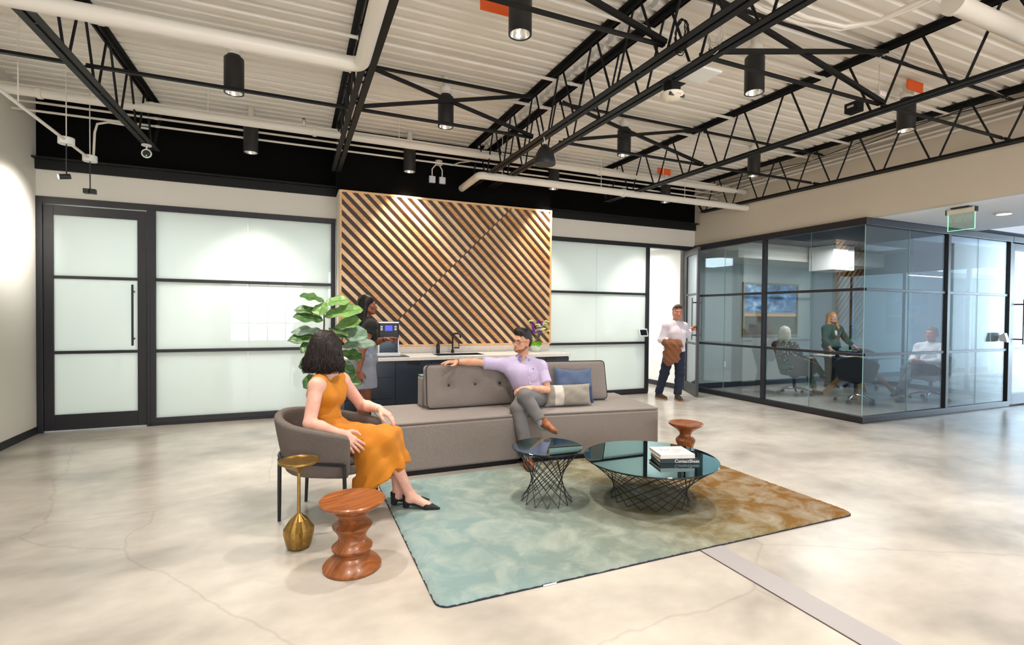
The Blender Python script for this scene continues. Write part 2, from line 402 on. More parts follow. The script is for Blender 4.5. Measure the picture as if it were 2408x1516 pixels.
# ------------------------------------------------------------------ glazing
def frosted_material():
    m = bpy.data.materials.new('frosted_glass'); m.use_nodes = True; nt = m.node_tree; nt.nodes.clear()
    N = nt.nodes.new; L = nt.links.new
    o = N('ShaderNodeOutputMaterial'); d = N('ShaderNodeBsdfDiffuse'); d.inputs[0].default_value = C3(232, 240, 237)
    t = N('ShaderNodeBsdfTranslucent'); t.inputs[0].default_value = C3(246, 252, 250)
    g = N('ShaderNodeBsdfGlossy'); g.inputs['Roughness'].default_value = .015; g.inputs['Color'].default_value = (1, 1, 1, 1)
    fr = N('ShaderNodeFresnel'); fr.inputs[0].default_value = 1.45
    a = N('ShaderNodeMixShader'); a.inputs[0].default_value = .45; b = N('ShaderNodeMixShader')
    fresnel_ior(nt, fr, 1.45)
    L(d.outputs[0], a.inputs[1]); L(t.outputs[0], a.inputs[2]); L(fr.outputs[0], b.inputs[0]); L(a.outputs[0], b.inputs[1]); L(g.outputs[0], b.inputs[2]); L(b.outputs[0], o.inputs[0])
    return m
FROST = frosted_material()
Z1, Z2 = .955, 1.862          # the two glazing bars
def fixed_frosted(name, x0, x1, seam, label, jl=.06, jr=.06):
    t = thing(name, label, None, ((x0+x1)/2, YB, 0), kind='structure'); y0, y1 = YB-.05, YB+.05
    B = lambda nm, *a: MB().box(*a).build(nm, FRAME, t, world=True, bevel=.003)
    B('head_rail', x0, y0, HT-.075, x1, y1, HT); B('sill_rail', x0, y0, .035, x1, y1, .10); B('sill_base', x0, y0+.012, 0, x1, y1, .035)
    B('jamb', x0, y0, .10, x0+jl, y1, HT-.075); B('jamb', x1-jr, y0, .10, x1, y1, HT-.075)
    for z in (Z1, Z2): B('glazing_bar', x0+jl, y0+.012, z-.02, x1-jr, y1, z+.02)
    for za, zb_ in ((.10, Z1-.02), (Z1+.02, Z2-.02), (Z2+.02, HT-.075)):
        for a, b_ in ((x0+jl, seam-.0015), (seam+.0015, x1-jr)):
            MB().box(a, YB-.022, za, b_, YB-.010, zb_).build('pane', FROST, t, world=True)
    return t
fixed_frosted('window_1', -1.70, .52, -.60, 'frosted glass wall with two dark bars left of the slat panel')
fixed_frosted('window_2', 3.775, 6.09, 4.94, 'frosted glass wall with two dark bars right of the slat panel', jl=.02, jr=.075)

def door_leaf(t, w_, h, glass, z0=.02, st=.095, top=.115, bot=.185, hx=.115, both=False):
    """a glazed leaf from x=0 to w_ in the local xz plane of t, front towards -y"""
    B = lambda nm, *a: MB().box(*a).build(nm, FRAME, t, bevel=.003)
    d = .022
    B('stile', 0, -d, z0, st, d, h); B('stile', w_-st, -d, z0, w_, d, h)
    B('top_rail', st, -d, h-top, w_-st, d, h); B('bottom_rail', st, -d, z0, w_-st, d, z0+bot)
    for z in (Z1, Z2): B('glazing_bar', st, -d+.004, z-.018, w_-st, d-.004, z+.018)
    for za, zb_ in ((z0+bot, Z1-.018), (Z1+.018, Z2-.018), (Z2+.018, h-top)):
        MB().box(st, -.006, za, w_-st, .006, zb_).build('pane', glass, t)
    for sg in ((-1, 1) if both else (-1,)):
        m = MB().box(hx-.011, sg*.085-.008, 1.03, hx+.011, sg*.085+.008, 1.79)
        for z in (1.115, 1.705): m.box(hx-.008, min(0, sg*.085), z-.012, hx+.008, max(0, sg*.085), z+.012)
        m.build('handle', mat('handle_black', C3(22, 22, 24), .35), t, bevel=.002)
# closed frosted door at the left
t = thing('door_1', 'tall black framed frosted glass door at the far left', None, (-2.757, YB-.01, 0), kind='structure')
m = MB(); m.box(XL, YB-.05, 0, -2.76, YB+.05, HT).box(-1.735, YB-.05, 0, -1.70, YB+.05, HT).box(-2.76, YB-.05, HT-.08, -1.735, YB+.05, HT)
m.build('door_frame', FRAME, t, world=True, bevel=.003)
door_leaf(t, 1.017, HT-.092, FROST, hx=.885)
MB().box(-.0, -.02, .003, 1.017, .01, .0185).build('door_sweep', mat('door_sweep', C3(205, 215, 222), .3), t)
# open door and its frame
t = thing('door_2', 'open black framed glass door held by the man with a jacket', None, (6.99, YB-.03, 0), rz=math.atan2(7.0-7.69, 6.64-6.99), kind='structure')
door_leaf(t, .78, HT-.10, glassmat('door_glass', (.86, .93, .95, 1), gain=1.3), hx=.69, both=True, st=.07)
struct('trim_5', MB().box(6.09, YB-.05, HT-.075, XR, YB+.05, HT).box(7.0, YB-.05, 0, XR, YB+.05, HT-.075), FRAME, 'black head and jamb of the open doorway')

# meeting room glass: side run (along y) and front run (along x) meeting at a glass corner
t = thing('window_3', 'long clear glass wall of the meeting room beside the open door', None, (XR, 6.1, 0), kind='structure')
def sb(nm, x0, y0, z0, x1, y1, z1, m=FRAME): return MB().box(x0, y0, z0, x1, y1, z1).build(nm, m, t, world=True, bevel=.003 if m is FRAME else 0)
sb('head_rail', XR-.045, YG-.045, HT-.075, XR+.045, YB-.055, HT+.02); sb('sill_rail', XR-.04, YG-.04, .012, XR+.04, YB-.055, .09); sb('sill_base', XR-.03, YG-.03, 0, XR+.03, YB-.055, .012)
for y in (6.07, 7.60): sb('mullion', XR-.035, y-.03, .09, XR+.035, y+.03, HT-.075)
for ya, yb_ in ((YG-.006, 6.04), (6.10, 7.57)):
    for z in (Z1-.01, Z2-.01): sb('glazing_bar', XR-.02, ya, z-.02, XR+.02, yb_, z+.02)
for ya, yb_ in ((YG-.006, 5.249), (5.252, 6.04), (6.10, 6.919), (6.922, 7.57)):
    sb('pane', XR-.005, ya, .09, XR+.005, yb_, HT-.075, CLEAR)
for y in (5.2505, 6.9205, YG-.006): sb('pane_seam', XR-.006, y-.0015, .09, XR+.006, y+.0015, HT-.075, GEDGE)
t = thing('window_4', 'clear glass front of the meeting room facing the corridor', None, (9.1, YG, 0), kind='structure')
sb('head_rail', XR+.046, YG-.045, HT-.075, 10.95, YG+.045, HT+.02); sb('sill_rail', XR+.041, YG-.04, .012, 10.95, YG+.04, .09); sb('sill_base', XR+.03, YG-.03, 0, 10.95, YG+.03, .012)
for x in (9.14, 10.92): sb('mullion', x-.035, YG-.035, .09, x+.035, YG+.035, HT-.075)
for xa, xb in ((XR+.021, 9.105), (9.175, 10.885)):
    for z in (Z1-.01, Z2-.01): sb('glazing_bar', xa, YG-.02, z-.02, xb, YG+.02, z+.02)
for xa, xb in ((XR+.006, 8.189), (8.192, 9.105), (9.175, 9.989), (9.992, 10.885)): sb('pane', xa, YG-.005, .09, xb, YG+.005, HT-.075, CLEAR)
for x in (8.1905, 9.9905): sb('pane_seam', x-.0015, YG-.006, .09, x+.0015, YG+.006, HT-.075, GEDGE)
t = thing('door_3', 'glass meeting room door at the right edge with black pull', None, (10.96, YG, 0), kind='structure')
MB().box(10.96, YG-.045, HT-.075, 12.1, YG+.045, HT+.02).box(12.02, YG-.045, 0, 12.1, YG+.045, HT-.075).build('door_frame', FRAME, t, world=True, bevel=.003)
t2 = MB()
door_leaf(t, 1.05, HT-.09, CLEAR, hx=.26, both=True)
t = thing('window_5', 'clear glass panels right of the meeting room door', None, (14, YG, 0), kind='structure')
sb('head_rail', 12.1, YG-.045, HT-.075, 18, YG+.045, HT+.02); sb('sill_rail', 12.1, YG-.04, 0, 18, YG+.04, .09)
for x in (13.6, 15.2, 16.8): sb('mullion', x-.035, YG-.035, .09, x+.035, YG+.035, HT-.075)
for a in (12.1, 13.635, 15.235, 16.835): sb('pane', a, YG-.005, .09, a+1.53, YG+.005, HT-.075, CLEAR)
# glass partition of the next office, seen through the meeting room
t = thing('window_6', 'glass partition at the far side of the meeting room', None, (11.2, 6.1, 0), kind='structure')
sb('head_rail', 11.75, YG+.06, HT-.4, 11.83, YB+.04, HT+.02); sb('sill_rail', 11.75, YG+.06, 0, 11.83, YB+.04, .09)
for y in (5.4, 6.5, 7.6): sb('mullion', 11.755, y-.03, .09, 11.825, y+.03, HT-.4)
for ya, yb_ in ((YG+.06, 5.37), (5.43, 6.47), (6.53, 7.57)): sb('pane', 11.785, ya, .09, 11.795, yb_, HT-.4, CLEAR)
struct('wall_office_end', MB().box(18.0, YG, 0, 18.1, YB, 3), mat('office_end', C3(150, 138, 118), .8), 'tan end wall of the far office')

# ------------------------------------------------------------------ wooden slat panel
PX0, PX1, PZ0, PZ1 = .537, 3.762, .99, 3.128
WOODS = []
for i, (a, b_) in enumerate((((234, 192, 142), (216, 168, 116)), ((224, 176, 120), (202, 148, 94)), ((240, 206, 162), (224, 182, 134)), ((218, 166, 110), (194, 138, 84)))):
    WOODS.append(mat('slat_wood_%d' % i, C3(*a), .5, noise=(6, C3(*b_), .35, .7, 6), stretch=(1, 3, 9)))
t = thing('slat_panel', 'large framed panel of diagonal wooden slats on a charcoal backing', 'wall panel', ((PX0+PX1)/2, 7.25, PZ0))
MB().box(PX0+.01, 7.235, PZ0+.01, PX1-.01, 7.2495, PZ1-.01).build('backing', mat('panel_backing', C3(92, 80, 80), .8), t, world=True)
yF, yBk = 7.19, 7.235
for a in ((PX0, yF-.004, PZ0, PX0+.028, yBk, PZ1), (PX1-.028, yF-.004, PZ0, PX1, yBk, PZ1), (PX0+.028, yF-.004, PZ1-.028, PX1-.028, yBk, PZ1), (PX0+.028, yF-.004, PZ0, PX1-.028, yBk, PZ0+.028)):
    MB().box(*a).build('frame_board', WOODS[0], t, world=True, bevel=.002)
def clip(poly, nx, nz, d):
    out = []
    for i in range(len(poly)):
        a, b_ = poly[i], poly[(i+1) % len(poly)]
        da, db = nx*a[0]+nz*a[1]-d, nx*b_[0]+nz*b_[1]-d
        if da <= 0: out.append(a)
        if (da < 0 < db) or (db < 0 < da):
            k = da/(da-db); out.append((a[0]+(b_[0]-a[0])*k, a[1]+(b_[1]-a[1])*k))
    return out
A0 = math.radians(-45); dx_, dz_ = math.cos(A0), math.sin(A0); nx_, nz_ = -dz_, dx_
sx, sz = 2.04, 2.08                       # a point on the joint that cuts all slats
rng = random.Random(3)
pitch, sw = .1045, .050
for half in (0, 1):
    for i in range(-30, 31):
        c = i*pitch+(.020 if half else -.004)
        cx_, cz_ = 2.15+nx_*c, 2.06+nz_*c
        q = [(cx_+dx_*l+nx_*w_, cz_+dz_*l+nz_*w_) for l, w_ in ((-4, -sw/2), (4, -sw/2), (4, sw/2), (-4, sw/2))]
        for nx, nz, d in ((1, 0, PX1-.028), (-1, 0, -PX0-.028), (0, 1, PZ1-.028), (0, -1, -PZ0-.028)):
            q = clip(q, nx, nz, d)
            if not q: break
        if not q: continue
        dj = dx_*sx+dz_*sz
        q = clip(q, dx_, dz_, dj-.006) if half == 0 else clip(q, -dx_, -dz_, -dj-.006)
        if len(q) < 3: continue
        n = len(q)
        vs = [(x, yF, z) for x, z in q]+[(x, yBk, z) for x, z in q]
        m = MB().add(vs, [tuple(range(n)), tuple(range(n, 2*n))[::-1]]+[(k, n+k, n+(k+1) % n, (k+1) % n) for k in range(n)])
        m.build('slat', WOODS[rng.choice((0, 0, 1, 2, 2, 3))], t, world=True)

# ------------------------------------------------------------------ kitchen counter
CAB = mat('cabinet_dark', C3(36, 46, 60), .35, spec=.5)
QUARTZ = mat('white_quartz', C3(226, 222, 216), .22, noise=(40, C3(206, 202, 198), .45, .75))
XU = [.55, 1.18, 1.655, 2.5, 3.12, 3.74]
UL = ['dark cabinet with two wide drawers behind the standing woman', 'dark dishwasher front left of the sink cabinet', 'dark sink cabinet with two doors under the black tap', 'dark cabinet behind the seated man', 'dark end cabinet under the flower vase']
for i in range(5):
    a, b_ = XU[i]+.001, XU[i+1]-.001
    t = thing('base_cabinet', UL[i], 'cabinet', ((a+b_)/2, 6.9, 0), group='dark base cabinets')
    MB().box(a, 6.575, .09, b_, 7.245, .848).box(a, 6.63, 0, b_, 7.245, .09).build('body', CAB, t, world=True)
    y0, y1 = 6.553, 6.574
    if i == 0: fronts = [('drawer', a, .64, b_, .838), ('drawer', a, .37, b_, .636), ('drawer', a, .10, b_, .366)]
    elif i == 2: fronts = [('door', a, .10, (a+b_)/2, .838), ('door', (a+b_)/2+.003, .10, b_, .838)]
    else: fronts = [('door', a, .10, b_, .838)]
    for nm, fa, za, fb, zb_ in fronts:
        d = MB().box(fa+.0015, y0, za, fb-.0015, y1, zb_).build(nm, CAB, t, world=True, bevel=.0015)
        if i:
            c = (fa+fb)/2 if nm == 'door' and i != 2 else (fb-.12 if fa == a else fa+.12)
            MB().box(c-.085, y0-.016, zb_-.035, c+.085, y0-.001, zb_-.004).build('handle', mat('pull_black', C3(16, 16, 18), .3), d, bevel=.002).location = Vector((0, 0, 0))-t.location
t = thing('worktop', 'long white quartz worktop with a sink cut into it', 'worktop', (2.14, 6.9, .85))
x0, x1, y0, y1 = .54, 3.755, 6.53, 7.248; sx0, sx1, sy0, sy1 = 1.78, 2.47, 6.70, 7.06
MB().box(x0, y0, .85, x1, sy0, .89).box(x0, sy1, .85, x1, y1, .89).box(x0, sy0, .85, sx0, sy1, .89).box(sx1, sy0, .85, x1, sy1, .89).build('slab', QUARTZ, t, world=True)
MB().box(x0, y1-.02, .8905, x1, y1, .985).build('backsplash', QUARTZ, t, world=True)
s_ = MB().box(sx0, sy0, .70, sx1, sy1, .705)
for a in ((sx0, sy0, .70, sx0+.004, sy1, .888), (sx1-.004, sy0, .70, sx1, sy1, .888), (sx0, sy0, .70, sx1, sy0+.004, .888), (sx0, sy1-.004, .70, sx1, sy1, .888)): s_.box(*a)
s_.build('sink_basin', mat('sink_black', C3(18, 18, 20), .4), t, world=True)
TAPM = mat('tap_black', C3(20, 20, 21), .32)
t = thing('kitchen_tap', 'matt black gooseneck tap behind the sink', 'tap', (2.11, 7.12, .89))
MB().cyl((0, 0, 0), (0, 0, .05), .024, .022, 18).build('base', TAPM, t, smooth='auto')
MB().tube([(0, 0, .05), (0, 0, .245), (.006, -.006, .268), (.025, -.03, .285), (.05, -.075, .287), (.068, -.105, .28), (.078, -.12, .262), (.08, -.125, .225)], .0125, 12).build('spout', TAPM, t, smooth='auto')
MB().cyl((.02, 0, .075), (.10, 0, .075), .011, n=10).cyl((.095, 0, .06), (.095, 0, .155), .006, n=8).build('lever', TAPM, t, smooth='auto')
t = thing('soap_dispenser', 'black pump soap dispenser left of the tap', 'soap dispenser', (1.885, 7.10, .89))
MB().lathe([(.027, 0), (.028, .004), (.028, .115), (.022, .13), (.012, .135)], 24).build('bottle', TAPM, t, smooth='auto')
MB().cyl((0, 0, .135), (0, 0, .15), .014, n=14).cyl((0, 0, .15), (0, 0, .185), .004, n=8).bar((-.012, 0, .187), (.048, -.01, .184), .012, .008).build('pump', TAPM, t, smooth='auto')
t = thing('black_tray', 'flat black mat under the coffee machine', 'mat', (1.13, 6.80, .8905))
t2 = MB().box(-.24, -.19, 0, .24, .15, .006).build('mat_sheet', TAPM, t)
t = thing('coffee_machine', 'tall black and silver coffee machine with a blue screen', 'coffee machine', (1.12, 6.87, .897))
SIL = mat('machine_silver', C3(196, 198, 204), .28, metal=.7); MBK = mat('machine_black', C3(6, 6, 7), .35, spec=.3)
MB().box(-.15, -.19, 0, .15, .17, .045).build('base', mat('machine_white', C3(224, 226, 230), .3), t, bevel=.008)
MB().box(-.125, -.02, .045, .125, .16, .24).build('column', mat('machine_blue', C3(36, 70, 96), .2), t, bevel=.006)
MB().box(-.132, -.16, .24, .132, .165, .44).build('head', MBK, t, bevel=.012)
MB().box(-.134, -.165, .432, .134, .167, .452).build('lid', SIL, t, bevel=.006)
for s in (-1, 1): MB().box(s*.127-.007, -.15, .045, s*.127+.007, .0, .24).build('side_rail', SIL, t, bevel=.003)
h = MB().box(-.05, -.1645, .335, .045, -.1605, .405).build('screen', mat('blue_screen', C3(20, 26, 120), .3, emit=(C3(50, 60, 235), .9)), t)
for s in (-.095, .085):
    for k in range(3): MB().box(s-.012, -.1635, .345+k*.022, s+.014, -.1605, .353+k*.022).build('button', SIL, t)
MB().cyl((0, -.10, .20), (0, -.10, .24), .03, n=16).build('spout', MBK, t, smooth='auto')
# brochure like card by the machine is left to the photo; the counter carries vase and flowers
t = thing('flower_vase', 'fluted clear glass vase filled with green moss', 'vase', (3.42, 7.02, .89))
GLS = mat('vase_glass', C3(214, 226, 214), .08, spec=.8)
MB().lathe([(.060, 0), (.066, .01), (.076, .05), (.078, .10), (.070, .105), (.066, .05), (.055, .015)], 40, cap=True, wob=lambda a, z: 1+.035*math.cos(a*14)).build('vessel', GLS, t, smooth='auto')
rng = random.Random(5); m = MB()
for k in range(60):
    a = rng.uniform(0, 2*pi); r = .075*math.sqrt(rng.random()); m.sphere((r*math.cos(a), r*math.sin(a), .10+.045*rng.random()), rng.uniform(.014, .026), 7, 5)
m.build('moss', mat('moss_green', C3(140, 200, 40), .8, noise=(90, C3(80, 150, 20), .35, .65)), t, smooth=True)
STEM = mat('flower_stem', C3(96, 128, 60), .7); PUR = mat('purple_bloom', C3(160, 70, 190), .7, noise=(120, C3(110, 40, 150), .4, .6)); WHB = mat('cream_bloom', C3(236, 236, 190), .8, noise=(150, C3(206, 214, 150), .4, .6))
def bouquet(kind, n, label, seed):
    rng = random.Random(seed)
    for k in range(n):
        f = thing('flower', label, 'flower', (3.42, 7.02, .99), group=label)
        if kind == 'p': ax, ay, h = [(-.10, .0, .33), (-.012, -.02, .40), (.035, .01, .33), (.075, .0, .37), (.05, -.03, .25)][k]
        else:
            a = rng.uniform(0, 2*pi); ax = .17*math.cos(a)*rng.uniform(.4, 1.); ay = .09*math.sin(a); h = rng.uniform(.20, .40)
        ax += .03
        pts = [(ax*.05*j, ay*.05*j, 0) if j == 0 else (ax*(j/4)**1.3, ay*(j/4)**1.3, h*j/4) for j in range(5)]
        MB().tube(pts, .0025, 5).build('stem', STEM, f)
        b_ = MB(); tip = Vector(pts[-1]); dn = (tip-Vector(pts[-2])).normalized()
        if kind == 'p':
            for q in range(60):
                u = q/60; c = tip-dn*(.15*(1-u)); rr = .021*(1-.6*u)
                a = q*2.4; b_.sphere(c+Vector((rr*math.cos(a), rr*math.sin(a), 0)), 
                                .0085, 5, 4)
        else:
            for q in range(40):
                a = q*2.4; rr = .042*math.sqrt(q/40); b_.sphere(tip+Vector((rr*math.cos(a), rr*math.sin(a), .016*(1-(rr/.042)**2)+rng.uniform(-.006, .006))), rng.uniform(.005, .009), 5, 4)
        b_.build('bloom', PUR if kind == 'p' else WHB, f, smooth=True)
bouquet('p', 5, 'purple flower spike standing in the glass vase', 1)
bouquet('w', 11, 'cream lacy flower head standing in the glass vase', 2)
# ------------------------------------------------------------------ rug
def rug_material():
    m = bpy.data.materials.new('rug_wool'); m.use_nodes = True; nt = m.node_tree; b = nt.nodes['Principled BSDF']; N = nt.nodes.new; L = nt.links.new
    tc = N('ShaderNodeTexCoord'); sp = N('ShaderNodeSeparateXYZ'); L(tc.outputs['Object'], sp.inputs[0])
    mr = N('ShaderNodeMapRange'); mr.inputs['From Min'].default_value = -1.58; mr.inputs['From Max'].default_value = 1.58
    n0 = N('ShaderNodeTexNoise'); n0.inputs['Scale'].default_value = 1.6; n0.inputs['Detail'].default_value = 6
    ad = N('ShaderNodeMath'); ad.operation = 'MULTIPLY_ADD'; ad.inputs[1].default_value = .35; ad.inputs[2].default_value = -.175
    ad2 = N('ShaderNodeMath'); ad2.operation = 'ADD'
    L(sp.outputs['X'], mr.inputs['Value']); L(tc.outputs['Object'], n0.inputs['Vector']); L(n0.outputs['Fac'], ad.inputs[0]); L(mr.outputs[0], ad2.inputs[0]); L(ad.outputs[0], ad2.inputs[1])
    r = N('ShaderNodeValToRGB'); e = r.color_ramp.elements
    e[0].position = .05; e[0].color = C3(120, 143, 143); e[1].position = .95; e[1].color = C3(118, 82, 36)
    for p_, c in ((.38, (116, 126, 116)), (.6, (112, 102, 74)), (.78, (116, 90, 48))): k = e.new(p_); k.color = C3(*c)
    L(ad2.outputs[0], r.inputs[0])
    n1 = N('ShaderNodeTexNoise'); n1.inputs['Scale'].default_value = 4.5; n1.inputs['Detail'].default_value = 8; n1.inputs['Roughness'].default_value = .62; n1.inputs['Distortion'].default_value = .6
    r1 = N('ShaderNodeValToRGB'); r1.color_ramp.elements[0].position = .42; r1.color_ramp.elements[0].color = (0, 0, 0, 1); r1.color_ramp.elements[1].position = .72; r1.color_ramp.elements[1].color = (1, 1, 1, 1)
    L(tc.outputs['Object'], n1.inputs['Vector']); L(n1.outputs['Fac'], r1.inputs[0])
    mx = N('ShaderNodeMixRGB'); mx.inputs[2].default_value = C3(180, 184, 172)
    sc = N('ShaderNodeMath'); sc.operation = 'MULTIPLY'; sc.inputs[1].default_value = .50; L(r1.outputs[0], sc.inputs[0]); L(sc.outputs[0], mx.inputs[0]); L(r.outputs[0], mx.inputs[1])
    L(mx.outputs[0], b.inputs['Base Color']); b.inputs['Roughness'].default_value = 1.0; b.inputs['Specular IOR Level'].default_value = .1
    n2 = N('ShaderNodeTexNoise'); n2.inputs['Scale'].default_value = 240; bp = N('ShaderNodeBump'); bp.inputs['Strength'].default_value = .5; bp.inputs['Distance'].default_value = .01
    L(tc.outputs['Object'], n2.inputs['Vector']); L(n2.outputs['Fac'], bp.inputs['Height']); L(bp.outputs[0], b.inputs['Normal'])
    return m
RX0, RX1, RY0, RY1 = .645, 3.80, 2.40, 4.35
t = thing('area_rug', 'soft rug fading from pale teal to tan under the coffee tables', 'rug', ((RX0+RX1)/2, (RY0+RY1)/2, 0))
RUGM = rug_material()
def rug_outline(inset, n=7):
    w_, h_, r = (RX1-RX0)/2-inset, (RY1-RY0)/2-inset, .07; pts = []; rg = random.Random(1)
    for cx_, cy_, a0 in ((w_-r, h_-r, 0), (-w_+r, h_-r, 90), (-w_+r, -h_+r, 180), (w_-r, -h_+r, 270)):
        for k in range(n): a = math.radians(a0+90*k/(n-1)); pts.append((cx_+r*math.cos(a), cy_+r*math.sin(a)))
    return pts
MB().prism(rug_outline(-.003), .0006, .0085).build('backing', mat('rug_backing', C3(36, 40, 52), .9), t)
nx, ny = 190, 118; vs = []; fs = []; rg = random.Random(2)
w_, h_ = (RX1-RX0)/2, (RY1-RY0)/2
for j in range(ny+1):
    for i in range(nx+1):
        u, v = i/nx*2-1, j/ny*2-1
        x, y = u*w_, v*h_
        ex = min(w_-abs(x), h_-abs(y)); r = .07
        qx, qy = abs(x)-(w_-r), abs(y)-(h_-r)
        if qx > 0 and qy > 0:
            d = math.hypot(qx, qy)
            if d > r: x, y = math.copysign(w_-r+qx*r/d, x), math.copysign(h_-r+qy*r/d, y)
            ex = max(0, r-d)
        z = .008+.016*min(1, ex/.02)**.5+rg.uniform(-.0012, .0012)
        vs.append((x+rg.uniform(-.005, .005), y+rg.uniform(-.005, .005), z))
for j in range(ny):
    for i in range(nx): a = j*(nx+1)+i; fs.append((a, a+1, a+nx+2, a+nx+1))
obj_from('pile', vs, fs, RUGM, t, True)
MB().box(-1.0, -h_-.0085, .002, -.92, -h_-.006, .010).build('care_tag', WHITEM, t)

# ------------------------------------------------------------------ soft things
def pillow_mesh(w_, h_, t_, n=22, pinch=.10, sag=0, seed=0, wrinkle=.004):
    vs = []; fs = []; rg = np.random.RandomState(seed); ph = rg.rand(6)*6
    for s in (1, -1):
        for j in range(n+1):
            for i in range(n+1):
                u, v = i/n*2-1, j/n*2-1
                e = max(0, 1-u*u)*max(0, 1-v*v)
                th = t_/2*(e**.38)
                k = 1-pinch*(1-abs(u)**4)*abs(v)**3; k2 = 1-pinch*(1-abs(v)**4)*abs(u)**3
                x = u*w_/2*k2; z = v*h_/2*k-sag*(1-u*u)*max(0, v)
                wr = wrinkle*e**.3*(math.sin(7*u+4*v+ph[0])+math.sin(11*u*v+ph[1])+.6*math.sin(15*u-9*v+ph[2]))
                vs.append((x, s*th+(wr if e > 0 else 0), z))
    o = (n+1)**2
    for s in (0, 1):
        for j in range(n):
            for i in range(n):
                a = s*o+j*(n+1)+i; q = (a, a+1, a+n+2, a+n+1); fs.append(q[::-1] if s == 0 else q)
    return vs, fs
def boxcushion(w_, h_, d_, dims=(), n=44, r=.045, puff=.02):
    """upright rounded box cushion centred at origin, front face at -y, bottom at z=0; dims = button (x, z)"""
    m2 = max(8, int(n*h_/w_)); vs = []; fs = []
    def rr(u, v):
        x, z = u*w_/2, v*h_/2
        qx, qz = abs(x)-(w_/2-r), abs(z)-(h_/2-r)
        if qx > 0 and qz > 0:
            dd = math.hypot(qx, qz)
            if dd > r: x, z = math.copysign(w_/2-r+qx*r/dd, x), math.copysign(h_/2-r+qz*r/dd, z)
        return x, z
    for s in (-1, 1):
        for j in range(m2+1):
            for i in range(n+1):
                u, v = i/n*2-1, j/m2*2-1; x, z = rr(u, v)
                y = d_/2-.012+puff*(1-u**4)*(1-v**4)
                ed = min(w_/2-abs(x), h_/2-abs(z)); y += .012*min(1, ed/.02)
                if s < 0:
                    for bx, bz in dims:
                        dd = math.hypot((x-bx), (z+h_/2-bz)); y -= .040*math.exp(-(dd/.032)**2)+.022*math.exp(-(dd/.085)**2)
                vs.append((x, s*y, z+h_/2))
    o = (n+1)*(m2+1)
    for s in (0, 1):
        for j in range(m2):
            for i in range(n): a = s*o+j*(n+1)+i; q = (a, a+1, a+n+2, a+n+1); fs.append(q if s == 0 else q[::-1])
    ring = [i for i in range(n+1)]+[j*(n+1)+n for j in range(1, m2+1)]+[m2*(n+1)+i for i in range(n-1, -1, -1)]+[j*(n+1) for j in range(m2-1, 0, -1)]
    for k in range(len(ring)): a, b_ = ring[k], ring[(k+1) % len(ring)]; fs.append((b_, a, a+o, b_+o))
    return vs, fs, [Vector(vs[i]) for i in ring]
SOFAM = mat('sofa_fabric', C3(148, 137, 130), .92, noise=(420, C3(112, 103, 98), .38, .62, 3), bump=(420, .35), sheen=.25)
PIPE2 = mat('sofa_piping', C3(46, 42, 48), .8)
t = thing('sofa', 'long low grey fabric sofa bench with loose back cushions', 'sofa', (2.1, 4.9, 0))
def slab(name, poly, z0, z1, m, bev=.02):
    return MB().prism(poly, z0, z1).build(name, m, t, world=True, bevel=bev, seg=3, smooth='auto')
P1 = [(.72, 4.475), (2.03, 4.475), (2.03, 5.40), (.72, 5.40)]
P2 = [(2.033, 4.475), (3.545, 4.285), (3.70, 5.33), (2.033, 5.45)]
for P_ in (P1, P2):
    c = Vector((sum(p[0] for p in P_)/4, sum(p[1] for p in P_)/4))
    sh = lambda k: [tuple(c+(Vector(p)-c)*k) for p in P_]
    slab('plinth', sh(.95), 0, .05, BLK, 0)
    slab('seat_base', P_, .045, .462, SOFAM, .022)
    slab('seat_top', sh(.997), .4625, .487, SOFAM, .012)
slab('back_block', [(1.20, 5.16), (2.02, 5.16), (2.02, 5.36), (1.20, 5.36)], .488, .80, SOFAM, .02)
slab('back_block', [(2.04, 5.17), (3.25, 5.08), (3.28, 5.27), (2.04, 5.36)], .488, .80, SOFAM, .02)
slab('back_shelf', [(1.205, 5.20), (2.02, 5.20), (2.02, 5.355), (1.205, 5.355)], .8005, .812, mat('shelf_glass', C3(120, 160, 168), .15), .002)
def back_cushion(label, loc, rz, tilt, w_, h_, buttons):
    c = thing('back_cushion', label, 'cushion', loc, rz, 'sofa back cushions'); c.rotation_euler = (tilt, 0, rz)
    vs, fs, ring = boxcushion(w_, h_, .15, buttons)
    obj_from('cover', vs, fs, SOFAM, c, 'auto')
    MB().tube([Vector((p.x, p.y-.002, p.z)) for p in ring], .0055, 6, closed=True).build('piping', PIPE2, c, smooth=True)
    for bx, bz in buttons: MB().sphere((bx, -.075+.036, bz), (.016, .009, .016), 14, 8).build('button', PIPE2, c, smooth=True)
back_cushion('wide grey back cushion with three buttons behind the seated man', (1.70, 5.07, .489), 0, math.radians(-8), .96, .445, [(-.24, .225), (.05, .225), (.33, .225)])
back_cushion('grey back cushion with dark piping behind the blue pillow', (2.84, 4.99, .489), math.radians(-7), math.radians(-13), .92, .44, [(-.05, .23)])
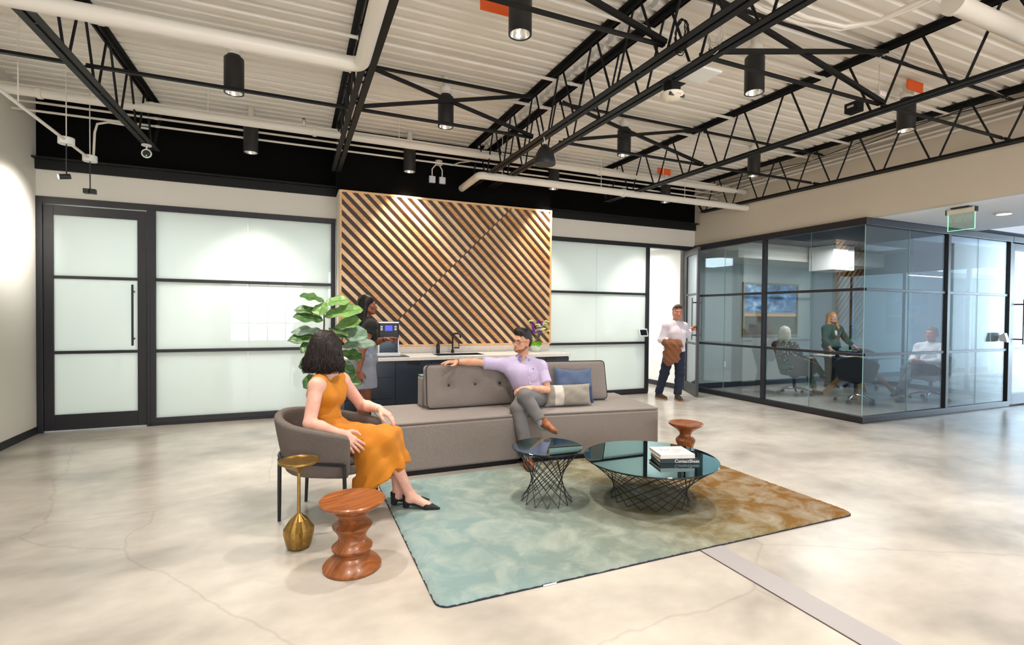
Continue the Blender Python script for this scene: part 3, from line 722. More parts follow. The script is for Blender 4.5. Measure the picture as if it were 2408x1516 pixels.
def pillow(name, label, loc, rz, tilt, w_, h_, t_, m, seed, roll=0, band=None):
    c = thing(name, label, 'pillow', loc, rz); c.rotation_euler = (tilt, roll, rz)
    vs, fs = pillow_mesh(w_, h_, t_, seed=seed, pinch=.07, sag=.02 if h_ > .3 else 0)
    me = bpy.data.meshes.new('cover'); me.from_pydata([(x, y, z+h_/2) for x, y, z in vs], [], fs)
    o = obj_mesh('cover', me, m, c, True)
    if band:
        ax, a, b_, bm = band; n = 22; o_ = (n+1)**2; f2 = []; v2 = [(x, y*1.02-(.0015 if y < 0 else -.0015), z+h_/2) for x, y, z in vs]
        for f in fs:
            cc = sum(v2[i][ax] for i in f)/4
            if a < cc < b_: f2.append(f)
        used = sorted({i for f in f2 for i in f}); mp = {q: k for k, q in enumerate(used)}
        obj_from('band', [v2[i] for i in used], [tuple(mp[i] for i in f) for f in f2], bm, c, True)
DEN = mat('denim_blue', C3(92, 108, 138), .9, noise=(260, C3(62, 78, 110), .35, .65, 4), bump=(300, .3)); DEN2 = mat('denim_dark', C3(58, 70, 102), .9, noise=(260, C3(44, 54, 84), .4, .6))
pillow('throw_pillow', 'square denim blue throw pillow leaning on the right back cushion', (2.82, 4.80, .492), math.radians(-8), math.radians(-16), .46, .40, .15, DEN, 3, math.radians(2), band=(2, 0, .19, DEN2))
LUM = mat('lumbar_grey', C3(158, 150, 138), .95, noise=(320, C3(128, 122, 114), .38, .62), bump=(320, .3)); LUM2 = mat('lumbar_light', C3(196, 188, 178), .95)
pillow('lumbar_pillow', 'long light grey lumbar pillow with a pale stripe beside the seated man', (2.67, 4.675, .490), math.radians(-7), math.radians(-12), .54, .235, .15, LUM, 5, 0, band=(0, -.16, -.085, LUM2))

# ------------------------------------------------------------------ tub chair
CF = mat('chair_tweed', C3(124, 113, 106), .95, noise=(420, C3(84, 75, 71), .36, .64, 3), bump=(300, .5)); MET = mat('chair_metal', C3(18, 19, 24), .4)
fw = math.atan2(-.47, .88)
t = thing('tub_chair', 'grey tweed tub chair with black metal legs holding the woman in mustard', 'chair', (.20, 3.91, 0), fw)
def tub(th, k):
    """th: angle from straight back (0) to arm fronts (+-1); k: 0 bottom, 1 rim -> outer point"""
    a = pi+th*math.radians(116); rt = .358; rb = .275
    zt = .735-.115*min(1, abs(th)**1.6*1.0); zb_ = .33
    q = k
    r = rb+(rt-rb)*q**.75
    x, y = r*math.cos(a)*1.02+.02, r*math.sin(a)*.98
    if abs(th) > .62: x += (abs(th)-.62)*.40
    return Vector((x, y, zb_+(zt-zb_)*q))
vs = []; fs = []; n, m_ = 48, 10; rows = []
for i in range(n+1):
    th = i/n*2-1; row = []
    out = [tub(th, k/m_) for k in range(m_+1)]
    cen = Vector((.06, 0, 0))
    inn = []
    for p in out:
        d = Vector((cen.x-p.x, cen.y-p.y, 0)).normalized(); inn.append(p+d*.062)
    top = out[-1]; 
    row = out+[top+(inn[-1]-top)*.15+Vector((0, 0, .014)), top+(inn[-1]-top)*.5+Vector((0, 0, .022)), top+(inn[-1]-top)*.85+Vector((0, 0, .014))]+inn[::-1]
    rows.append(row)
R_ = len(rows[0])
for r in rows: vs += r
for i in range(n):
    for j in range(R_): a = i*R_+j; b_ = i*R_+(j+1) % R_; fs.append((a, a+R_, b_+R_, b_))
fs.append(tuple(range(R_))); fs.append(tuple(n*R_+j for j in range(R_))[::-1])
obj_from('shell', vs, fs, CF, t, 'auto', sub=1)
pr = []
for k in range(40):
    a = 2*pi*k/40; x, y = .262*math.cos(a), .255*math.sin(a)
    if x > .15: x = .15+(x-.15)*1.5
    pr.append((x+.02, y))
MB().prism(pr, .325, .39).build('seat_pan', CF, t, bevel=.025, seg=3, smooth='auto')
MB().prism([(x*.84+.035, y*.78) for x, y in pr], .39, .455).build('seat_cushion', CF, t, bevel=.028, seg=3, smooth='auto')
for sx_, lab in ((-1, 0), (1, 1)):
    for sy in (-1, 1):
        top = Vector((-.235, sy*.205, .445)) if sx_ < 0 else Vector((.275, sy*.312, .445))
        ft = Vector((-.245, sy*.19, 0)) if sx_ < 0 else Vector((.28, sy*.29, 0))
        MB().tube([top, ft+(top-ft)*.5, ft], [.0135, .0135, .0115], 10).build('leg', MET, t, smooth='auto')
for sy in (-1, 1):
    pts = [Vector((.275, sy*.315, .445))]
    for k in range(9):
        a = pi-sy*math.radians(122)*(1-k/8)*.62 if True else 0
        p = Vector((.322*math.cos(a)*1.02+.02, .318*math.sin(a), .445+.01*k/8)); pts.append(p)
    if sy == -1: MB().tube(pts, .012, 8).build('arm_band', MET, t, smooth='auto')
    else: MB().tube([Vector((p.x, p.y, p.z)) for p in pts], .012, 8).build('arm_band', MET, t, smooth='auto')

# ------------------------------------------------------------------ turned walnut stools
def walnut():
    m = bpy.data.materials.new('walnut'); m.use_nodes = True; nt = m.node_tree; b = nt.nodes['Principled BSDF']; N = nt.nodes.new; L = nt.links.new
    tc = N('ShaderNodeTexCoord'); mp = N('ShaderNodeMapping'); mp.inputs['Scale'].default_value = (2.2, 26, 2.2); L(tc.outputs['Object'], mp.inputs[0])
    n = N('ShaderNodeTexNoise'); n.inputs['Scale'].default_value = 2.2; n.inputs['Detail'].default_value = 7; L(mp.outputs[0], n.inputs['Vector'])
    r = N('ShaderNodeValToRGB'); r.color_ramp.elements[0].position = .3; r.color_ramp.elements[0].color = C3(100, 52, 22); r.color_ramp.elements[1].position = .7; r.color_ramp.elements[1].color = C3(160, 92, 42)
    L(n.outputs['Fac'], r.inputs[0]); L(r.outputs[0], b.inputs['Base Color']); b.inputs['Roughness'].default_value = .36; b.inputs['Coat Weight'].default_value = .1; b.inputs['Coat Roughness'].default_value = .15
    return m
WAL = walnut()
PROF_A = [(.0, 0), (.155, 0), (.162, .006), (.163, .018), (.150, .036), (.118, .062), (.094, .080), (.088, .092), (.100, .104), (.113, .118), (.114, .128), (.100, .140), (.083, .158), (.076, .178), (.080, .198), (.094, .222), (.109, .240), (.112, .250), (.100, .262), (.084, .274), (.076, .288), (.080, .302), (.098, .322), (.100, .330), (.092, .342), (.090, .352), (.12, .362), (.168, .372), (.182, .384), (.184, .394), (.178, .401), (.160, .399), (.10, .392), (0, .390)]
PROF_B = [(.0, 0), (.13, 0), (.138, .01), (.120, .05), (.092, .10), (.075, .14), (.082, .18), (.094, .205), (.096, .225), (.080, .245), (.062, .262), (.056, .282), (.060, .300), (.085, .325), (.125, .352), (.160, .374), (.166, .386), (.164, .396), (.152, .398), (.12, .388), (.06, .380), (0, .378)]
t = thing('turned_stool', 'walnut stool with a stack of turned waists beside the brass table', 'stool', (.30, 3.005, 0), .5)
MB().lathe([(r, z*.985) for r, z in PROF_A], 56, cap=False).build('turned_body', WAL, t, smooth='auto')
t = thing('turned_stool', 'walnut stool with a dished top behind the large round coffee table', 'stool', (3.60, 3.945, 0), .2)
MB().lathe([(max(r, .0), z*.985) for r, z in PROF_B], 48, cap=False).build('turned_body', WAL, t, smooth='auto')

# ------------------------------------------------------------------ brass drinks table
BR = mat('brass', C3(172, 138, 78), .34, metal=1, noise=(30, C3(150, 118, 62), .35, .65))
t = thing('drinks_table', 'slim brass drinks table with a faceted foot beside the tub chair', 'side table', (.018, 3.385, 0))
def facet(a, z): return 1+.09*abs(math.cos(a*6)) if .02 < z < .2 else 1
MB().lathe([(.060, 0), (.068, .010), (.086, .085), (.087, .12), (.052, .175), (.020, .205), (.012, .212)], 48, wob=lambda a, z: 1+.08*(2*abs(((a*6/pi) % 1)-.5)-.5)).build('foot', BR, t)
MB().cyl((0, 0, .205), (0, 0, .50), .010, n=16).build('stem', BR, t, smooth='auto')
MB().lathe([(.012, .465), (.018, .475), (.115, .530), (.120, .534), (.120, .545), (.116, .546), (.112, .540), (.0, .538)], 44, cap=False).build('dish', BR, t, smooth='auto')

# ------------------------------------------------------------------ wire coffee tables
WIRE = mat('wire_black', C3(14, 16, 22), .4)
def smoked():
    m = glassmat('smoked_glass', (.13, .18, .18, 1), refl=(.27, .38, .385, 1), ior=1.5, gain=3.2); return m
SMK = smoked()
def wire_table(label, loc, h, rt, rb, n, tw, rtop, wr=.0030):
    t = thing('wire_table', label, 'coffee table', loc, group='wire coffee tables')
    MB().lathe([(0, h-.008), (rtop-.002, h-.008), (rtop, h-.006), (rtop, h-.001), (rtop-.002, h), (0, h)], 72, cap=False).build('glass_top', SMK, t)
    for s in (-1, 1):
        for k in range(n):
            a = 2*pi*k/n; b_ = a+s*tw
            MB().cyl((rt*math.cos(a), rt*math.sin(a), h-.013), (rb*math.cos(b_), rb*math.sin(b_), .005), wr, n=6).build('wire', WIRE, t, smooth='auto')
    for r, z in ((rt, h-.0125),): MB().tube([(r*math.cos(2*pi*k/64), r*math.sin(2*pi*k/64), z) for k in range(64)], wr*1.15, 6, closed=True).build('ring', WIRE, t, smooth=True)
wire_table('tall small round wire table with a smoked glass top in front of the man', (1.79, 3.465, .0235), .42, .262, .20, 14, pi*9/14, .272)
wire_table('low wide round wire coffee table with a smoked glass top holding books', (2.565, 3.20, .0235), .325, .50, .305, 18, pi*8/18, .515)
# books on the low table
def book(label, loc, rz, w_, d_, h_, cm, pm, txt=None):
    t = thing('book', label, 'book', loc, rz, 'books on the coffee table')
    MB().box(-w_/2, -d_/2, 0, w_/2, d_/2, .003).box(-w_/2, -d_/2, h_-.003, w_/2, d_/2, h_).build('cover', cm, t, bevel=.0008)
    MB().box(-w_/2, -d_/2-.0004, .0005, w_/2, -d_/2+.003, h_-.0005).build('spine', cm, t)
    MB().box(-w_/2+.004, -d_/2+.004, .0032, w_/2-.004, d_/2-.004, h_-.0032).build('pages', pm, t)
    return t
PAGE = mat('book_pages', C3(226, 220, 208), .8); zt = .3495
def text(body, size, m, parent, loc, rot, name='lettering', ext=.0004, align='CENTER', bold=False):
    cu = bpy.data.curves.new(name, 'FONT'); cu.body = body; cu.size = size; cu.extrude = ext; cu.align_x = align; cu.align_y = 'CENTER'
    o = bpy.data.objects.new(name, cu); COL.objects.link(o); o.data.materials.append(m)
    dg = bpy.context.evaluated_depsgraph_get(); me = bpy.data.meshes.new_from_object(o.evaluated_get(dg)); bpy.data.objects.remove(o)
    q = obj_mesh(name, me, m, parent); q.location = loc; q.rotation_euler = rot; return q
WPRINT = mat('white_print', C3(235, 235, 235), .6); GPRINT = mat('grey_print', C3(96, 92, 92), .6)
b1 = book('thick black picture book at the bottom of the stack', (2.70, 3.085, zt), math.radians(-22), .29, .245, .034, mat('cover_black', C3(24, 24, 26), .3), PAGE)
b2 = book('white picture book lying on top of the black book', (2.685, 3.095, zt+.0345), math.radians(-17), .27, .235, .030, mat('cover_white', C3(226, 222, 216), .4, noise=(9, C3(200, 196, 192), .5, .7)), PAGE)
text('ContactSheet', .034, WPRINT, b1, (.06, -.1231, .017), (pi/2, 0, 0))
text('ABOUT  NOW', .03, GPRINT, b2, (.0, .03, .0302), (0, 0, 0)); text('IN  PHOTOGRAPHS', .022, GPRINT, b2, (.0, -.01, .0302), (0, 0, 0)); text('one hundred', .016, GPRINT, b2, (.0, -.05, .0302), (0, 0, 0))
# ------------------------------------------------------------------ smooth-blended body engine (signed distances -> one closed surface)
V3 = lambda *a: np.array(a, float)
def nrm(v): v = np.asarray(v, float); return v/np.linalg.norm(v)
def rc(a, b, ra, rb, k=.02, sc=None, op='+', flat=False): return dict(t='c', a=V3(*a), b=V3(*b), ra=ra, rb=rb, k=k, sc=sc, op=op, flat=flat)
def el(c, r, ax=None, k=.02, op='+'): return dict(t='e', c=V3(*c), r=V3(*r), ax=np.eye(3) if ax is None else np.array(ax, float), k=k, op=op)
def pl(p, n, k=.0): return dict(t='p', p=V3(*p), n=nrm(n), k=k, op='&')          # keep the side opposite to n
def axes(s, f): s = nrm(s); f = np.asarray(f, float); f = nrm(f-s*(f@s)); return np.array([s, f, np.cross(s, f)])
def pdist(q, P):
    if q['t'] == 'p': return (P-q['p'])@q['n']
    if q['t'] == 'c':
        ba = q['b']-q['a']; L = np.linalg.norm(ba); e = ba/L; pa = P-q['a']; y = pa@e
        t = np.clip(y/L, 0, 1); r = q['ra']+(q['rb']-q['ra'])*t
        v = pa-(y if q['flat'] else t*L)[..., None]*e
        if q['sc']: s = V3(*q['sc'][0]); v = v-((v@s)*(1-1/q['sc'][1]))[..., None]*s
        d = np.linalg.norm(v, axis=-1)-r
        return np.maximum(d, np.maximum(-y, y-L)) if q['flat'] else d
    v = (P-q['c'])@q['ax'].T/q['r']; k0 = np.linalg.norm(v, axis=-1); k1 = np.linalg.norm(v/q['r'], axis=-1)
    return k0*(k0-1)/np.maximum(k1, 1e-9)
def probe(prims, p, d, far=.3):
    """first point of the blended surface met from p+d*far going against d"""
    d = nrm(d); T = np.linspace(far, -far, 240); P = V3(*p)+T[:, None]*d; F = np.full(len(T), .25)
    for q in prims:
        e = pdist(q, P); k = max(q['k'], 1e-5)
        if q['op'] == '+': h = np.clip(.5+.5*(F-e)/k, 0, 1); F = F+(e-F)*h-k*h*(1-h)
        elif q['op'] == '-': h = np.clip(.5-.5*(F+e)/k, 0, 1); F = F+(-e-F)*h+k*h*(1-h)
        else: F = np.maximum(F, e)
    i = np.nonzero(F < 0)[0]
    return P[i[0]] if len(i) else V3(*p)
def sdf_field(prims, lo, n, h, wr=None):
    F = np.full(n, .25, np.float32)
    gx = [lo[i]+h*np.arange(n[i]) for i in range(3)]
    for q in prims:
        if q['t'] == 'p':
            d = ((gx[0]-q['p'][0])*q['n'][0])[:, None, None]+((gx[1]-q['p'][1])*q['n'][1])[None, :, None]+((gx[2]-q['p'][2])*q['n'][2])[None, None, :]
            np.maximum(F, d, out=F); continue
        pad = q['k']+4*h
        if q['t'] == 'c':
            R = max(q['ra'], q['rb'])*(q['sc'][1] if q['sc'] else 1)
            l, u = np.minimum(q['a'], q['b'])-R-pad, np.maximum(q['a'], q['b'])+R+pad
        else: R = q['r'].max(); l, u = q['c']-R-pad, q['c']+R+pad
        i0 = np.clip(np.floor((l-lo)/h).astype(int), 0, n); i1 = np.clip(np.ceil((u-lo)/h).astype(int)+1, 0, n)
        if (i1 <= i0).any(): continue
        P = np.stack(np.meshgrid(*[gx[i][i0[i]:i1[i]] for i in range(3)], indexing='ij'), -1)
        d = pdist(q, P)
        sl = tuple(slice(i0[i], i1[i]) for i in range(3)); f = F[sl]; k = max(q['k'], 1e-5)
        if q['op'] == '+':
            hh = np.clip(.5+.5*(f-d)/k, 0, 1); F[sl] = f+(d-f)*hh-k*hh*(1-hh)
        elif q['op'] == '-':
            hh = np.clip(.5-.5*(f+d)/k, 0, 1); F[sl] = f+(-d-f)*hh+k*hh*(1-hh)
        else: F[sl] = np.maximum(f, d)
    if wr is not None:
        m = np.abs(F) < .03
        ii = np.nonzero(m); P = np.stack([gx[i][ii[i]] for i in range(3)], -1); F[m] += wr(P).astype(np.float32)
    return F
def surface(F, lo, h):
    S = F < 0; n = np.array(F.shape)
    c = [S[i:n[0]-1+i, j:n[1]-1+j, k:n[2]-1+k] for i in (0, 1) for j in (0, 1) for k in (0, 1)]
    tot = sum(x.astype(np.int8) for x in c); I = np.nonzero((tot > 0) & (tot < 8)); I = np.stack(I, -1)
    co = np.array([(i, j, k) for i in (0, 1) for j in (0, 1) for k in (0, 1)])
    val = np.stack([F[I[:, 0]+a, I[:, 1]+b, I[:, 2]+d] for a, b, d in co], -1)
    acc = np.zeros((len(I), 3)); cnt = np.zeros(len(I))
    for a in range(8):
        for b in range(a+1, 8):
            if np.abs(co[a]-co[b]).sum() != 1: continue
            m = (val[:, a] < 0) != (val[:, b] < 0); t = val[m, a]/(val[m, a]-val[m, b])
            acc[m] += co[a]+(co[b]-co[a])*t[:, None]; cnt[m] += 1
    Vt = lo+h*(I+acc/cnt[:, None])
    idx = np.full(n-1, -1, np.int64); idx[I[:, 0], I[:, 1], I[:, 2]] = np.arange(len(I))
    faces = []
    for ax in range(3):
        o1, o2 = (ax+1) % 3, (ax+2) % 3
        sa = [slice(None)]*3; sb = [slice(None)]*3; sa[ax] = slice(0, -1); sb[ax] = slice(1, None)
        A, B = S[tuple(sa)], S[tuple(sb)]; E = np.stack(np.nonzero(A != B), -1)
        E = E[(E[:, o1] > 0) & (E[:, o2] > 0) & (E[:, o1] < n[o1]-1) & (E[:, o2] < n[o2]-1)]
        ins = A[E[:, 0], E[:, 1], E[:, 2]]
        def at(d1, d2):
            q = E.copy(); q[:, o1] -= d1; q[:, o2] -= d2; return idx[q[:, 0], q[:, 1], q[:, 2]]
        f = np.stack([at(1, 1), at(0, 1), at(0, 0), at(1, 0)], -1)
        f[~ins] = f[~ins][:, ::-1]; faces.append(f)
    return Vt, np.concatenate(faces)
def sdf_mesh(prims, h, wr=None):
    lo = np.full(3, 1e9); hi = -lo
    for q in prims:
        if q['op'] != '+': continue
        if q['t'] == 'c': R = max(q['ra'], q['rb'])*(q['sc'][1] if q['sc'] else 1); lo = np.minimum(lo, np.minimum(q['a'], q['b'])-R); hi = np.maximum(hi, np.maximum(q['a'], q['b'])+R)
        else: lo = np.minimum(lo, q['c']-q['r'].max()); hi = np.maximum(hi, q['c']+q['r'].max())
    lo -= 5*h+.012; hi += 5*h+.012; n = np.ceil((hi-lo)/h).astype(int)+1
    return surface(sdf_field(prims, lo, n, h, wr), lo, h)
def sdf_obj(name, groups, m, parent, label=None):
    """groups: list of (prims, cell size[, wrinkle]) joined in one mesh, given in world space"""
    vs = []; fs = []; o = 0
    I = (Matrix.Translation(parent.location) @ parent.rotation_euler.to_matrix().to_4x4()).inverted(); A = np.array(I)
    for g in groups:
        v, f = sdf_mesh(*g); v = v@A[:3, :3].T+A[:3, 3]; vs.append(v); fs.append(f+o); o += len(v)
    vs = np.concatenate(vs); fs = np.concatenate(fs)
    me = bpy.data.meshes.new(name); me.vertices.add(len(vs)); me.vertices.foreach_set('co', vs.astype(np.float32).ravel())
    me.loops.add(fs.size); me.loops.foreach_set('vertex_index', fs.astype(np.int32).ravel())
    me.polygons.add(len(fs)); me.polygons.foreach_set('loop_start', np.arange(0, fs.size, 4, dtype=np.int32)); me.polygons.foreach_set('loop_total', np.full(len(fs), 4, np.int32))
    me.update(calc_edges=True); me.validate()
    ob = obj_mesh(name, me, m, parent, True)
    if label: ob['label'] = label
    return ob
def folds(amp, *waves):
    """waves: (direction*frequency vector, phase)"""
    W = [(np.asarray(d, float), p) for d, p in waves]
    def f(P):
        q = P+.012*np.sin(P[:, [1, 2, 0]]*23)
        return amp*sum(np.sin(q@d+p) for d, p in W)/len(W)
    return f

# ------------------------------------------------------------------ anatomy
def hand(wr_, d, nrm_, side, curl=(.3, .35, .4, .45), spread=.12, s=1., thumb=(.5, .4), tcurl=.3):
    d = nrm(d); n = np.asarray(nrm_, float); n = nrm(n-d*(n@d)); th = np.cross(d, n)*(1 if side == 'R' else -1); w_ = V3(*wr_)
    P = []
    offs = (.029, .010, -.010, -.029); lens = (.92, 1., .94, .76)
    for i in range(4):
        kn = w_+d*(.088+(.004, .007, .002, -.006)[i])*s+th*offs[i]*s-n*.004*s
        P.append(rc(w_+th*offs[i]*.55*s, kn, .0165*s, .0125*s, .012*s))
        a = nrm(d+th*spread*(1.5, .4, -.5, -1.5)[i]*.6); p = kn; ang = 0
        for j, (l, r0, r1) in enumerate(((.043, .0098, .0088), (.027, .0088, .008), (.021, .008, .0066))):
            ang += curl[i]*(1., 1.15, .7)[j]
            q = p+(a*math.cos(ang)+n*math.sin(ang))*l*lens[i]*s
            P.append(rc(p, q, r0*s, r1*s, .004*s)); p = q
    b0 = w_+d*.022*s+th*.020*s+n*.006*s; t1 = b0+nrm(d*.62+th*(.62+thumb[0]*.5)+n*thumb[1])*.045*s
    t2 = t1+nrm(d*.9+th*(.25+thumb[0]*.3)+n*(thumb[1]*.5+tcurl*.5))*.033*s; t3 = t2+nrm(d*1.+th*(.05-tcurl*.4)+n*(tcurl))*.026*s
    P += [rc(b0, t1, .0175*s, .0125*s, .012*s), rc(t1, t2, .0115*s, .0098*s, .005*s), rc(t2, t3, .0098*s, .0072*s, .005*s)]
    P.append(el(w_+d*.05*s+n*.004*s, (.036*s, .046*s, .014*s), [th, d, n], .012*s))
    return P, th
def head(hd, f, u, s=1., fem=False):
    f = nrm(f); u = np.asarray(u, float); u = nrm(u-f*(u@f)); r = np.cross(f, u)
    O = V3(*hd); H = lambda x, y, z: O+(r*x+f*y+u*z)*s; A = [r, f, u]; j = .93 if fem else 1.
    P = [el(H(0, -.012, .036), (.075*s, .094*s, .083*s), A, .01), el(H(0, .022, -.030), (.060*s*j, .070*s, .078*s), A, .03*s),
         el(H(0, .045, -.072), (.043*s*j, .042*s, .036*s), A, .03*s)]
    for x in (-1, 1):
        P += [rc(H(.058*x*j, -.012, -.045), H(.030*x*j, .058, -.088), .020*s, .018*s, .025*s), el(H(.040*x, .060, -.022), (.024*s, .022*s, .022*s), A, .02*s)]
    P += [el(H(0, .076, -.094), (.021*s, .018*s, .016*s), A, .018*s), rc(H(-.034, .077, .022), H(.034, .077, .022), .014*s, .014*s, .018*s)]
    for x in (-1, 1): P.append(el(H(.031*x, .098, .003), (.021*s, .017*s, .014*s), A, .012*s, '-'))
    for x in (-1, 1): P.append(el(H(.031*x, .076, .003), (.0145*s, .0135*s, .0125*s), A, .004*s))
    P += [rc(H(0, .084, .010), H(0, .108, -.028), .008*s, .0115*s, .01*s), el(H(.012, .096, -.033), (.0085*s, .0095*s, .008*s), A, .006*s), el(H(-.012, .096, -.033), (.0085*s, .0095*s, .008*s), A, .006*s),
          rc(H(-.019, .082, -.059), H(.019, .082, -.059), .007*s, .007*s, .008*s), el(H(0, .089, -.056), (.012*s, .007*s, .006*s), A, .006*s),
          rc(H(-.015, .083, -.070), H(.015, .083, -.070), .0075*s, .0075*s, .006*s), rc(H(-.021, .096, -.0635), H(.021, .096, -.0635), .0022*s, .0022*s, .003*s, op='-')]
    for x in (-1, 1): P += [el(H(.074*x, -.010, -.004), (.0075*s, .018*s, .031*s), [nrm(r*x+f*.25), nrm(f-r*x*.25), u], .006*s), el(H(.082*x, -.006, .0), (.006*s, .009*s, .017*s), A, .004*s, '-')]
    return P, H, A
def body(J, m=1., off=0., fem=False, arms=True, legs=True, am=1.):
    """torso and limbs from joints; m scales girth, off thickens"""
    sd = nrm(J['shL']-J['shR']); up = nrm(J['nk']-J['pel']); fr = nrm(np.cross(sd, up)); o = off; g = m
    P = [el(J['pel'], ((.165 if not fem else .168)*g+o, .115*g+o, .12*g+o), [sd, fr, up], .03),
         rc(J['pel'], J['wai'], .112*g+o, (.098 if not fem else .086)*g+o, .04, (sd, 1.32)), rc(J['wai'], J['che'], (.098 if not fem else .086)*g+o, (.112 if not fem else .10)*g+o, .05, (sd, 1.32)),
         rc(J['che'], J['nk']-up*.045, (.112 if not fem else .10)*g+o, .07*g+o, .05, (sd, 1.35))]
    for s in 'LR':
        P += [rc(J['che']+(J['sh'+s]-J['che'])*.5, J['sh'+s], .075*g+o, .052*g+o, .04), rc(J['nk'], J['sh'+s], .048*g+o*.6, .046*g+o, .05)]
        if arms:
            ga = g*am; P += [rc(J['sh'+s], J['el'+s], .049*ga+o, .039*ga+o, .02), rc(J['el'+s], J['el'+s]+(J['wr'+s]-J['el'+s])*.35, .039*ga+o, .040*ga+o, .015), rc(J['el'+s]+(J['wr'+s]-J['el'+s])*.35, J['wr'+s], .040*ga+o, .0265*ga+o, .015)]
        if legs:
            P += [rc(J['hi'+s], J['kn'+s], .086*g+o, .058*g+o, .03)]
            a = J['kn'+s]+(J['an'+s]-J['kn'+s])*.32
            P += [rc(J['kn'+s], a, .056*g+o, .054*g+o, .02), rc(a, J['an'+s], .054*g+o, .036*g+o, .02)]
    return P
SKIN = {}
def skin(name, c, c2):
    m = mat('skin_'+name, C3(*c), .5, noise=(14, C3(*c2), .3, .75), spec=.35)
    b = m.node_tree.nodes['Principled BSDF']; b.inputs['Subsurface Weight'].default_value = .12; b.inputs['Subsurface Radius'].default_value = (.012, .005, .003); b.inputs['Subsurface Scale'].default_value = 1
    return m
EYEW = mat('eye_white', C3(225, 220, 214), .25); EYEB = mat('iris_brown', C3(40, 26, 18), .2)
def face_parts(t, H, s, lipm, browm, iris=EYEB, brow=.0042, fem=False, W=None):
    I = (Matrix.Translation(t.location) @ t.rotation_euler.to_matrix().to_4x4()).inverted(); w_ = lambda *a: I @ Vector(H(*a))
    for x in (-1, 1):
        MB().sphere(w_(.031*x, .0855, .003), .0075*s, 12, 8).build('eye', EYEW, t, smooth=True)
        MB().sphere(w_(.031*x, .0895, .003), .0043*s, 10, 8).build('iris', iris, t, smooth=True)
        MB().tube([w_(.016*x, .093, .018), w_(.030*x, .093, .0235), w_(.046*x, .082, .019)], [brow*.8*s, brow*s, brow*.5*s], 6, flat=.6).build('eyebrow', browm, t, smooth=True)
        MB().tube([w_(.019*x, .0905, .005), w_(.031*x, .0955, .0095), w_(.043*x, .086, .004)], .0013*s, 5).build('eyelid', browm, t, smooth=True)
    MB().tube([w_(-.026, .080, -.0595), w_(-.011, .0915, -.0580), w_(0, .0945, -.0590), w_(.011, .0915, -.0580), w_(.026, .080, -.0595)], [.0018*s, .0036*s, .0034*s, .0036*s, .0018*s], 7).build('upper_lip', lipm, t, smooth=True)
    MB().tube([w_(-.024, .081, -.0625), w_(-.010, .0900, -.0680), w_(0, .0920, -.0695), w_(.010, .0900, -.0680), w_(.024, .081, -.0625)], [.0018*s, .0040*s, .0044*s, .0040*s, .0018*s], 7).build('lower_lip', lipm, t, smooth=True)
def strands(t, name, H, roots, m, n, seed, r=.0022, wave=.006, freq=40, lens=(1, 1), clump=1):
    """roots(rng) -> list of control points in head space; each strand is a thin tapering tube"""
    rg = np.random.RandomState(seed); I = (Matrix.Translation(t.location) @ t.rotation_euler.to_matrix().to_4x4()).inverted(); mb = MB()
    for k in range(n):
        cp = roots(rg); ph = rg.rand(2)*6.28; pts = []; L = 0; K = 9
        cp = [np.array(c) for c in cp]
        for i in range(K):
            x = i/(K-1)*(len(cp)-1); a = min(int(x), len(cp)-2); f = x-a
            p0, p1 = cp[a], cp[a+1]; pm, pn = cp[max(a-1, 0)], cp[min(a+2, len(cp)-1)]
            p = .5*((2*p0)+(-pm+p1)*f+(2*pm-5*p0+4*p1-pn)*f*f+(-pm+3*p0-3*p1+pn)*f**3)
            q = i/(K-1); p = p+wave*q*np.array([math.sin(freq*.12*i+ph[0]), math.cos(freq*.1*i+ph[1]), 0])
            pts.append(I @ Vector(H(*p)))
        rr = r*(.7+.6*rg.rand()); mb.tube(pts, [rr*(1.0 if i < 6 else 1-.28*(i-5)) for i in range(K)], 5)
    return mb.build(name, m, t, smooth=True)
def JJ(**k): return {a: V3(*b) for a, b in k.items()}
def lerp(a, b, t): return a+(b-a)*t
def cloth(name, c, c2, sc=60, rough=.85, bump=(260, .12)): return mat(name, C3(*c), rough, noise=(sc, C3(*[(2*a+b)/3 for a, b in zip(c, c2)]), .35, .68), bump=bump, sheen=.03)
LEATH = mat('tan_leather', C3(150, 84, 40), .4, noise=(30, C3(118, 60, 26), .35, .7)); SOLE = mat('shoe_sole', C3(60, 42, 30), .6)
def shoe(t, name, an, toe, up, m, s=1., sole=SOLE, w_=.042, top=.045):
    """an: ankle, toe: tip on the ground plane of the shoe"""
    an, toe = V3(*an), V3(*toe); u = nrm(up); f = toe-an; f = f-u*(f@u); L = np.linalg.norm(f); f = nrm(f); sd = np.cross(f, u); hb = (toe-an)@u
    B = lambda x, y, z: an+sd*x+f*y+u*(hb+z)
    P = [rc(B(0, -.035*s, .034*s), B(0, .06*s, .036*s), .036*s, .040*s, .02, (sd, .95)), rc(B(0, .06*s, .034*s), B(0, L-.03*s, .024*s), .040*s, .026*s, .02, (sd, 1.2)), rc(B(0, -.02*s, .05*s), B(0, -.015*s, .085*s), .036*s, top*s, .02, flat=True), pl(B(0, 0, .010*s), -u)]
    sdf_obj(name, [(P, .0045)], m, t)
    Q = [rc(B(0, -.036*s, .008*s), B(0, .06*s, .008*s), .042*s, .044*s, .01, (sd, .95)), rc(B(0, .06*s, .008*s), B(0, L-.026*s, .008*s), .044*s, .032*s, .01, (sd, 1.15)), pl(B(0, 0, .014*s), u), pl(B(0, 0, .0005), -u)]
    sdf_obj('shoe_sole', [(Q, .005)], sole, t)

